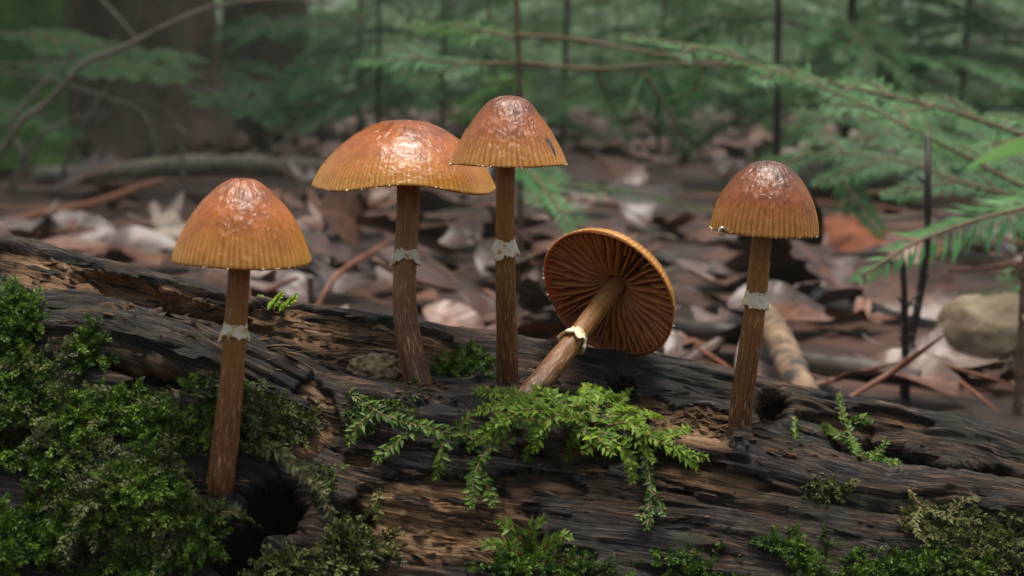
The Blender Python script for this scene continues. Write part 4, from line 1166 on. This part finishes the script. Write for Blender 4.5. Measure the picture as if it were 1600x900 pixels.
def conifer(name, base, height, stem_r, label, branches, group=None, stem_mat=None, stem_pts=None, needle_mat=None):
    """sapling: Empty > stem, branch (> needles)"""
    root = thing(name, base, label, 'sapling', group)
    C = spline(stem_pts if stem_pts is not None else [base, base + np.array([.01 * height, 0, height * .5]), base + np.array([0, 0, height])], 30)
    V, F = tube(C, np.linspace(stem_r, stem_r * .6, 30), 9, .2, 1.2)
    build('stem', V, F, stem_mat or MAT['dark_stem'], root)
    for k, bkw in enumerate(branches):
        aw, an = Acc(), Acc()
        pts = bkw.pop('pts'); mat = bkw.pop('mat', needle_mat or MAT['needle']); bare = bkw.pop('bare', False); tw = bkw.pop('wood', MAT['twig'])
        r0 = bkw.pop('r0', .16)
        if bare:
            V, F = tube(spline(pts, 40), np.linspace(r0, r0 * .4, 40), 6, .2, 2); aw.add(V, F)
        else:
            spray(spline(pts, 40), r0, accW=aw, accN=an, seed=k + int(abs(base[0] * 7)) , **bkw)
        V, F, A = aw.out(); b = build('branch', V, F, tw, root)
        if an.n:
            V, F, A = an.out(); tag(build('needles', V, F, mat, b, attrs={'v': A}), kind='stuff')
    return root

# sapling standing behind the tall mushroom: thin stem, dead and green side branches
D1 = 84
g1 = on_ground(812, 450); gA = np.array([at(812, 330, D1 - 26)[0], D1 - 26.0, -.5])
topA = pd(806, -160, D1)
conifer('conifer_sapling', gA, 60, .22, 'thin conifer sapling rising behind the tall mushroom with long bare side twigs', [
    dict(pts=[pd(810, 100, D1), pd(720, 98, D1 - 2), pd(640, 92, D1 - 3), pd(560, 96, D1 - 3)], r0=.14, nlen=1.5, blen=.30, start=.25, flat=(0, -.5, .85)),
    dict(pts=[pd(809, 62, D1), pd(740, 45, D1 + 2), pd(640, 40, D1 + 4)], r0=.14, nlen=1.5, blen=.4, start=.1, flat=(0, -.5, .85), mat=MAT['needle_fresh']),
    dict(pts=[pd(811, 118, D1), pd(770, 140, D1 + 6), pd(700, 190, D1 + 10)], r0=.12, nlen=1.6, blen=.35, flat=(0, -.7, .7), mat=MAT['needle_fresh']),
    dict(pts=[pd(810, 98, D1), pd(930, 108, D1 - 3), pd(1050, 100, D1 - 5), pd(1172, 104, D1 - 6)], r0=.16, bare=True),
    dict(pts=[pd(809, 55, D1), pd(900, 62, D1 - 3), pd(1000, 80, D1 - 5), pd(1090, 94, D1 - 6), pd(1168, 102, D1 - 6)], r0=.16, bare=True),
    dict(pts=[pd(1000, 104, D1 - 4), pd(1030, 150, D1 - 4), pd(1078, 235, D1 - 2)], r0=.10, nlen=1.7, side=False, flat=(.1, -.9, .3), step=.2),
    dict(pts=[pd(930, 106, D1 - 3), pd(950, 150, D1), pd(985, 215, D1 + 4)], r0=.10, nlen=1.7, side=False, flat=(.1, -.9, .3), step=.2),
    dict(pts=[pd(1105, 100, D1 - 5), pd(1085, 140, D1), pd(1055, 170, D1 + 6), pd(1100, 215, D1 + 10)], r0=.08, nlen=1.6, side=False, flat=(.1, -.9, .3), step=.2),
    dict(pts=[pd(811, 250, D1), pd(835, 275, D1 - 6), pd(870, 320, D1 - 10), pd(905, 385, D1 - 12)], r0=.12, nlen=1.25, blen=.25, flat=(.2, -.9, .35), col=.6),
    dict(pts=[pd(812, 285, D1), pd(900, 290, D1 + 2), pd(1010, 305, D1 + 6), pd(1130, 335, D1 + 10)], r0=.12, nlen=1.1, blen=.12, flat=(0, -.6, .8), step=.3)],
    stem_mat=MAT['twig'], stem_pts=[gA, pd(813, 280, D1), pd(812, 120, D1), pd(808, 40, D1), topA])

# sapling outside the frame on the right whose long boughs reach in
D2 = 74
gB = np.array([pd(1800, 300, D2)[0], D2 - 26.0, -.5])
conifer('conifer_sapling', gB, 70, .5, 'conifer sapling whose long green boughs arch in above the purplish topped mushroom', [
    dict(pts=[pd(1800, 270, D2), pd(1600, 212, D2), pd(1480, 172, D2), pd(1350, 142, D2), pd(1215, 112, D2 - 2), pd(1100, 76, D2 - 3), pd(980, 58, D2 - 4)], r0=.22, nlen=1.35, blen=.17, col=.68, flat=(0, -.45, .9), step=.15),
    dict(pts=[pd(1800, 370, D2 - 4), pd(1600, 292, D2 - 6), pd(1500, 240, D2 - 6), pd(1430, 205, D2 - 5), pd(1330, 155, D2 - 3), pd(1190, 105, D2 - 3)], r0=.18, nlen=1.2, blen=.22, col=.55, flat=(0, -.45, .9)),
    dict(pts=[pd(1800, 330, D2 + 12), pd(1560, 300, D2 + 12), pd(1400, 250, D2 + 14), pd(1270, 240, D2 + 16), pd(1190, 250, D2 + 18)], r0=.2, nlen=1.5, blen=.38, col=.4, flat=(0, -.6, .8)),
    dict(pts=[pd(1790, 250, D2 + 20), pd(1560, 240, D2 + 24), pd(1400, 200, D2 + 26), pd(1240, 170, D2 + 30)], r0=.2, nlen=1.6, blen=.42, col=.35, flat=(0, -.6, .8)),
    dict(pts=[pd(1500, 240, D2 - 6), pd(1470, 225, D2 - 8), pd(1425, 200, D2 - 10)], r0=.10, nlen=1.1, side=False, mat=MAT['needle_fresh'], flat=(0, -.8, .55)),
    dict(pts=[pd(1300, 245, D2 + 16), pd(1330, 300, D2 + 14), pd(1380, 370, D2 + 12)], r0=.1, nlen=1.5, blen=.3, flat=(0, -.9, .4), col=.4)],
    stem_pts=[gB, gB + np.array([.5, 0, 25]), gB + np.array([0, 1, 70])])
# nearer low bough
D3 = 50
gC = np.array([pd(1900, 300, D3 + 6)[0], D3 + 6 - 26.0, -.5])
conifer('conifer_sapling', gC, 40, .3, 'low conifer bough with long spaced needles reaching over the litter by the stone', [
    dict(pts=[pd(1900, 290, D3 + 6), pd(1740, 295, D3 + 3), pd(1600, 325, D3), pd(1500, 352, D3 - 1), pd(1420, 385, D3 - 2), pd(1345, 432, D3 - 3)], r0=.12, nlen=1.9, side=False, step=.33, droop=.4, col=.75, nw=.085, flat=(0, -.85, .5)),
    dict(pts=[pd(1900, 420, D3 + 12), pd(1720, 430, D3 + 12), pd(1600, 440, D3 + 12), pd(1510, 460, D3 + 14)], r0=.10, nlen=1.5, side=False, step=.32, droop=.2, col=.5)],
    stem_pts=[gC, gC + np.array([.3, 0, 18]), gC + np.array([0, 1, 40])])

D4 = 170
gD = np.array([pd(-120, 300, D4)[0], D4 - 26.0, -.5])
conifer('conifer_sapling', gD, 60, .5, 'conifer sapling whose pale sprays spread in front of the massive dark trunk', [
    dict(pts=[pd(-120, 40, D4), pd(60, 58, D4 - 4), pd(150, 72, D4 - 6), pd(240, 84, D4 - 6), pd(325, 94, D4 - 6)], r0=.25, nlen=1.7, blen=.2, col=.5, start=.3, flat=(0, -.45, .9), nw=.08),
    dict(pts=[pd(-120, 110, D4), pd(100, 96, D4 - 8), pd(220, 108, D4 - 10), pd(315, 118, D4 - 10)], r0=.22, nlen=1.7, blen=.2, col=.4, start=.4, flat=(0, -.45, .9), nw=.08),
    dict(pts=[pd(-110, 170, D4), pd(20, 175, D4 - 8), pd(80, 195, D4 - 10), pd(130, 215, D4 - 10)], r0=.22, nlen=1.7, blen=.3, col=.4, start=.2, flat=(0, -.45, .9), nw=.08)],
    stem_pts=[gD, gD + np.array([.5, 0, 25]), gD + np.array([0, 1, 60])])
D5 = 190
gE = np.array([pd(590, 300, D5)[0], D5 - 26.0, -.5])
conifer('conifer_sapling', gE, 60, .3, 'blurred conifer sapling with drooping sprays left of the broad mushroom cap', [
    dict(pts=[pd(590, 60, D5), pd(520, 90, D5 - 4), pd(470, 120, D5 - 6), pd(400, 190, D5 - 6)], r0=.2, nlen=1.7, blen=.35, col=.45, flat=(0, -.6, .8), nw=.12),
    dict(pts=[pd(590, 20, D5), pd(500, 40, D5 - 4), pd(420, 40, D5 - 6), pd(330, 60, D5 - 8)], r0=.2, nlen=1.7, blen=.35, col=.2, flat=(0, -.6, .8), nw=.08),
    dict(pts=[pd(590, 130, D5), pd(480, 165, D5 - 4), pd(380, 165, D5 - 6), pd(290, 140, D5 - 8)], r0=.2, nlen=1.7, blen=.3, col=.4, flat=(0, -.6, .8), nw=.12),
    dict(pts=[pd(590, 90, D5), pd(640, 120, D5 - 4), pd(680, 170, D5 - 6)], r0=.2, nlen=1.7, blen=.35, col=.5, flat=(0, -.6, .8), nw=.12)],
    stem_pts=[gE, gE + np.array([.5, 0, 25]), gE + np.array([0, 1, 60])])

def bare_sapling(label, pts, r, mat='dark_stem'):
    C = spline(pts, 40); V, F = tube(C, np.linspace(r, r * .7, 40), 8, .25, 2)
    root = thing('sapling_stem', pts[0], label, 'sapling')
    build('stem', V, F, MAT[mat], root)
    acc = Acc()
    for i in range(14):
        k = rng.integers(3, 38); d = unit(rng.normal(size=3) + np.array([0, 0, .6])); L = rng.uniform(.3, .9)
        V, F = tube(spline([C[k], C[k] + d * L], 4), np.linspace(r * .4, r * .2, 4), 5); acc.add(V, F)
    V, F, A = acc.out(); build('twig_stub', V, F, MAT[mat], root)
d = 60; gg = on_ground(1428, 600)
yb = on_ground(1420, 612)[1]
bare_sapling('black forked sapling stem standing in front of the pale stone', [at(1412, 625, yb), at(1418, 560, yb), at(1436, 470, yb), at(1448, 380, yb), at(1450, 280, yb), at(1450, 212, yb + 1)], .17)
bare_sapling('short black sapling stem close beside the forked one', [at(1416, 625, yb - .5), at(1414, 540, yb - .5), at(1413, 460, yb - 1), at(1410, 405, yb - 1)], .15)
yb = on_ground(1590, 640)[1]
bare_sapling('thin brown sapling stem at the right beyond the sunken end of the log', [at(1588, 655, yb), at(1594, 560, yb), at(1600, 440, yb), at(1603, 395, yb)], .16, 'twig')
yb = on_ground(1214, 285)[1]
bare_sapling('straight slender trunk standing in the litter behind the purplish topped mushroom', [at(1214, 292, yb), at(1214, 150, yb), at(1216, 0, yb), at(1220, -300, yb)], .5, 'far_bark')

# broad green leaf at the right edge
MAT['broad_leaf'] = m_green('smooth_green_leaf', (0.03, 0.12, 0.012), (0.10, 0.27, 0.03), .6, .35)
root = thing('broad_leaf_plant', np.array([at(1720, 500, 30)[0], 30, -.3]), 'bright green smooth leaf of a low plant at the right edge', 'plant')
C = spline([ORIGIN[root.name], at(1715, 400, 30), at(1690, 290, 30)], 20); V, F = tube(C, .12, 6); build('stem', V, F, MAT['needle_fresh'], root, attrs={'v': np.full(len(V), .5)})
tipP, baseP = at(1505, 266, 28), at(1700, 240, 30)
n1, n2 = 30, 9; s_ = np.linspace(0, 1, n1)[:, None]; w = np.linspace(-1, 1, n2)[None]
mid = baseP + (tipP - baseP) * s_[..., None] + np.array([0, 0, .5]) * np.sin(s_ * math.pi)[..., None]
side_ = unit(np.array([.1, .85, .3])); wid = .8 * np.sin(np.clip(s_, .01, .995) ** .8 * math.pi) ** .9
P = mid + side_ * (wid * w)[..., None] + np.array([0, -.1, .45]) * (wid * np.abs(w))[..., None] * .5
build('leaf', P.reshape(-1, 3), grid_faces(n1, n2), MAT['broad_leaf'], root, attrs={'v': np.full(n1 * n2, .75)})

# ---- repeating young conifers of the undergrowth, built once and copied
def branch_proto(k, L):
    aw, an = Acc(), Acc()
    C = spline([(0, 0, 0), (L * .35, 0, L * .06), (L * .7, L * .05 * (k - 1), L * .02), (L, L * .08 * (k - 1), -L * .12)], 26)
    spray(C, .16, 1.7, True, 50 + k, (0, 0, 1), .22, .45, aw, an, .45, .10, .06, nw=.12)
    Vw, Fw, _ = aw.out(); Vn, Fn, An = an.out()
    return make_mesh('branch', Vw, Fw, MAT['twig']), make_mesh('needles', Vn, Fn, MAT['needle'], attrs={'v': An})
BP = [branch_proto(k, L) for k, L in enumerate((34, 28, 40, 24))]
def stem_proto(h, r):
    V, F = tube(spline([(0, 0, -1), (h * .01, 0, h * .5), (0, h * .01, h)], 24), np.linspace(r, r * .3, 24), 8, .15, .5)
    return make_mesh('stem', V, F, MAT['far_bark'])
SP = [stem_proto(120, .45), stem_proto(170, .6)]
def undergrowth(x, y, k, label, group, scale=1.0, zmin=10, nb=16, zr=1.0):
    base = np.array([x, y, float(gz(x, y)) - .3])
    root = thing('young_conifer', base, label, 'sapling', group)
    root.scale = (scale,) * 3
    h = (120, 170)[k % 2]
    place('stem', SP[k % 2], root)
    for i in range(nb):
        z = zmin + (h * .92 - zmin) * ((i + rng.uniform(0, .8)) / nb) ** (1.35 * zr)
        f = z / h
        bw, bn = BP[rng.integers(4)]
        a = i * 2.4 + rng.uniform(-.4, .4)
        b = place('branch', bw, root, (0, 0, z), (rng.normal() * .15, rng.uniform(-.1, .22), a), (1.15 - .75 * f) * rng.uniform(.8, 1.2))
        n = place('needles', bn, b); tag(n, kind='stuff')
spots = [(-160, 250, 9), (560, 330, 8), (690, 300, 10), (880, 360, 10), (1030, 280, 12), (1320, 175, 9), (1500, 210, 9), (1660, 180, 9), (1150, 420, 10), (300, 400, 8), (500, 520, 8), (760, 520, 8), (960, 600, 8), (1250, 560, 8), (1430, 480, 8), (1600, 420, 8), (640, 700, 8), (1080, 800, 8), (1380, 760, 8), (60, 420, 8), (-150, 330, 8), (1800, 300, 9), (840, 880, 8), (-420, 260, 9), (-700, 340, 9), (-520, 480, 8), (-1000, 420, 9), (-330, 620, 8), (2050, 330, 9), (2300, 420, 9), (1950, 520, 8), (2600, 380, 9)]
for i, (px, dist, zm) in enumerate(spots):
    p = pd(px, 150, dist)
    where = 'beside the massive dark trunk' if px < 350 else 'behind the broad mushroom cap' if px < 800 else 'behind the thin bare twigged sapling' if px < 1250 else 'beyond the arching green boughs'
    look = 'young conifer with drooping green sprays' if dist < 350 else 'hazy distant young conifer'
    undergrowth(p[0], p[1], i, look + ' ' + where, 'young conifers ' + where, 1.0 if dist < 350 else 1.3, zm, 26, 1.5)

# ------------------------------------------------------------------ trees
def trunk_tree(px, dist, dia, label, mat='far_bark', lean=0.0, h=500, flare=1.5, moss=False, crown=False):
    p = pd(px, 150, dist); base = np.array([p[0], p[1], float(gz(p[0], p[1])) - 3.0])
    root = thing('tree', base, label, 'tree', None)
    zs = np.array([0, 4, 10, 20, 40, 90, 200, h]); R = dia / 2 * np.array([flare * 1.25, flare, 1 + (flare - 1) * .55, 1 + (flare - 1) * .25, 1.05, 1.0, .95, .8])
    n = 70; z = np.concatenate([np.linspace(0, 60, 46), np.linspace(60, h, 25)[1:]]); r = np.interp(z, zs, R)
    seg = 48; a = np.linspace(0, 2 * math.pi, seg, endpoint=False)
    A, Zg = np.meshgrid(a, z)
    ro = r[:, None] * (1 + .16 * np.exp(-Zg / 22) * np.sin(A * 5 + dist) + .06 * np.sin(A * 3 + Zg * .01))
    ro = ro + .05 * dia * fbm(np.stack([np.cos(A) * 4, np.sin(A) * 4, Zg * .04], -1) + dist, 4, .6, True)
    V = np.stack([ro * np.cos(A) + lean * Zg, ro * np.sin(A), Zg], -1).reshape(-1, 3) + base
    build('trunk', V, grid_faces(len(z), seg, True), MAT[mat], root)
    # crown: boughs of needles high up, out of the frame
    bw, bn = BP[2]
    for i in range(14):
        zz = h * (.45 + .5 * i / 14); sc = (3.2 if dia > 8 else 2.0) * (1.2 - .6 * i / 14)
        b = place('bough', bw, root, (lean * zz, 0, zz), (0, .15, i * 2.4), sc)
        tag(place('needles', bn, b), kind='stuff')
    return root
MAT['trunk_brown'] = m_simple('brown_trunk_with_moss', [(0.32, (0.02, 0.013, 0.009)), (0.5, (0.10, 0.062, 0.038)), (0.58, (0.15, 0.10, 0.06)), (0.66, (0.06, 0.10, 0.025))], .16, .9, 1.0, 1.0, stretch=(1, 1, .4))
MAT['moss_bark'] = m_simple('mossy_bark', [(0.3, (0.03, 0.05, 0.012)), (0.5, (0.06, 0.13, 0.02)), (0.7, (0.11, 0.22, 0.03))], .25, .9, 1.0, 1.0)
trunk_tree(215, 275, 26, 'massive dark brown tree trunk with flared roots behind the arching branch', 'trunk_brown', flare=1.35)
trunk_tree(-25, 235, 17, 'bright green mossy tree trunk at the left edge', 'moss_bark', .12, flare=1.6)
trunk_tree(415, 450, 24, 'blackish brown tree trunk half hidden by conifer sprays behind the fallen branch')
trunk_tree(1532, 1150, 20, 'stout dark tree trunk far back, above the broad green leaf')
trunk_tree(1305, 850, 5.0, 'slim dark trunk far back, next to the straight slender one')
trunk_tree(1090, 900, 5.5, 'faint slim trunk far back above the long bare side twigs')
trunk_tree(1400, 1200, 7, 'pale hazy trunk between the slim dark one and the stout one')
trunk_tree(1490, 800, 6, 'leaning grey trunk crossing in front of the stout dark one', lean=.75, h=200)
trunk_tree(700, 1300, 16, 'hazy distant trunk above the broad mushroom')
trunk_tree(940, 1500, 14, 'hazy distant trunk behind the thin conifer sapling')

# distant wood: foliage that reads as one mass
acc = Acc()
for i in range(1100):
    d = 1250 * (2.8 ** rng.uniform(0, 1)); x = rng.uniform(-.95, .95) * d; y = d
    z0 = rng.uniform(0, 1) ** 1.4 * (50 + d * .30)
    n = 80; s_ = 14 + d * .022
    P = np.array([x, y, z0]) + rng.normal(size=(n, 3)) * np.array([s_ * 2.4, s_ * 2.0, s_ * .55])
    P[:, 2] = np.maximum(P[:, 2], gz(P[:, 0], P[:, 1]) + 1)
    dd = unit(rng.normal(size=(n, 3)) * np.array([1, 1, .35]) - np.array([0, 0, .25])); sd = unit(np.cross(dd, unit(np.array([0, 0, 1.0]) + rng.normal(size=(n, 3)) * .4)))
    nn = np.cross(sd, dd)
    V, F = leaflets(P, dd, sd, nn, rng.uniform(8, 16, n) * (d / 1200), rng.uniform(2.5, 5.0, n) * (d / 1200), .2, .2)
    acc.add(V, F, np.repeat(np.clip(rng.normal(size=n) * .15 + .45 + rng.normal() * .2, 0, 1), 5))
V, F, A = acc.out()
MAT['far_leaf'] = m_green('distant_foliage', (0.06, 0.15, 0.045), (0.15, 0.33, 0.10), .6, .4)  # lighter leaf kind, its colour also brightened in place of thicker haze
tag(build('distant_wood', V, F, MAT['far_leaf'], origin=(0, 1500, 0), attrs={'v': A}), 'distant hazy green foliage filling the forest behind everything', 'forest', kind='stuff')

# ------------------------------------------------------------------ misty forest air
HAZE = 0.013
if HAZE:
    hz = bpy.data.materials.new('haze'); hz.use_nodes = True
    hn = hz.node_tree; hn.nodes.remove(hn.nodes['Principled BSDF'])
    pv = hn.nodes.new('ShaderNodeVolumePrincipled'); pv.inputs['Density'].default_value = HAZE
    pv.inputs['Color'].default_value = (0.80, 0.96, 0.80, 1); pv.inputs['Anisotropy'].default_value = 0.0  # green tint puts light filtered through foliage into the haze colour
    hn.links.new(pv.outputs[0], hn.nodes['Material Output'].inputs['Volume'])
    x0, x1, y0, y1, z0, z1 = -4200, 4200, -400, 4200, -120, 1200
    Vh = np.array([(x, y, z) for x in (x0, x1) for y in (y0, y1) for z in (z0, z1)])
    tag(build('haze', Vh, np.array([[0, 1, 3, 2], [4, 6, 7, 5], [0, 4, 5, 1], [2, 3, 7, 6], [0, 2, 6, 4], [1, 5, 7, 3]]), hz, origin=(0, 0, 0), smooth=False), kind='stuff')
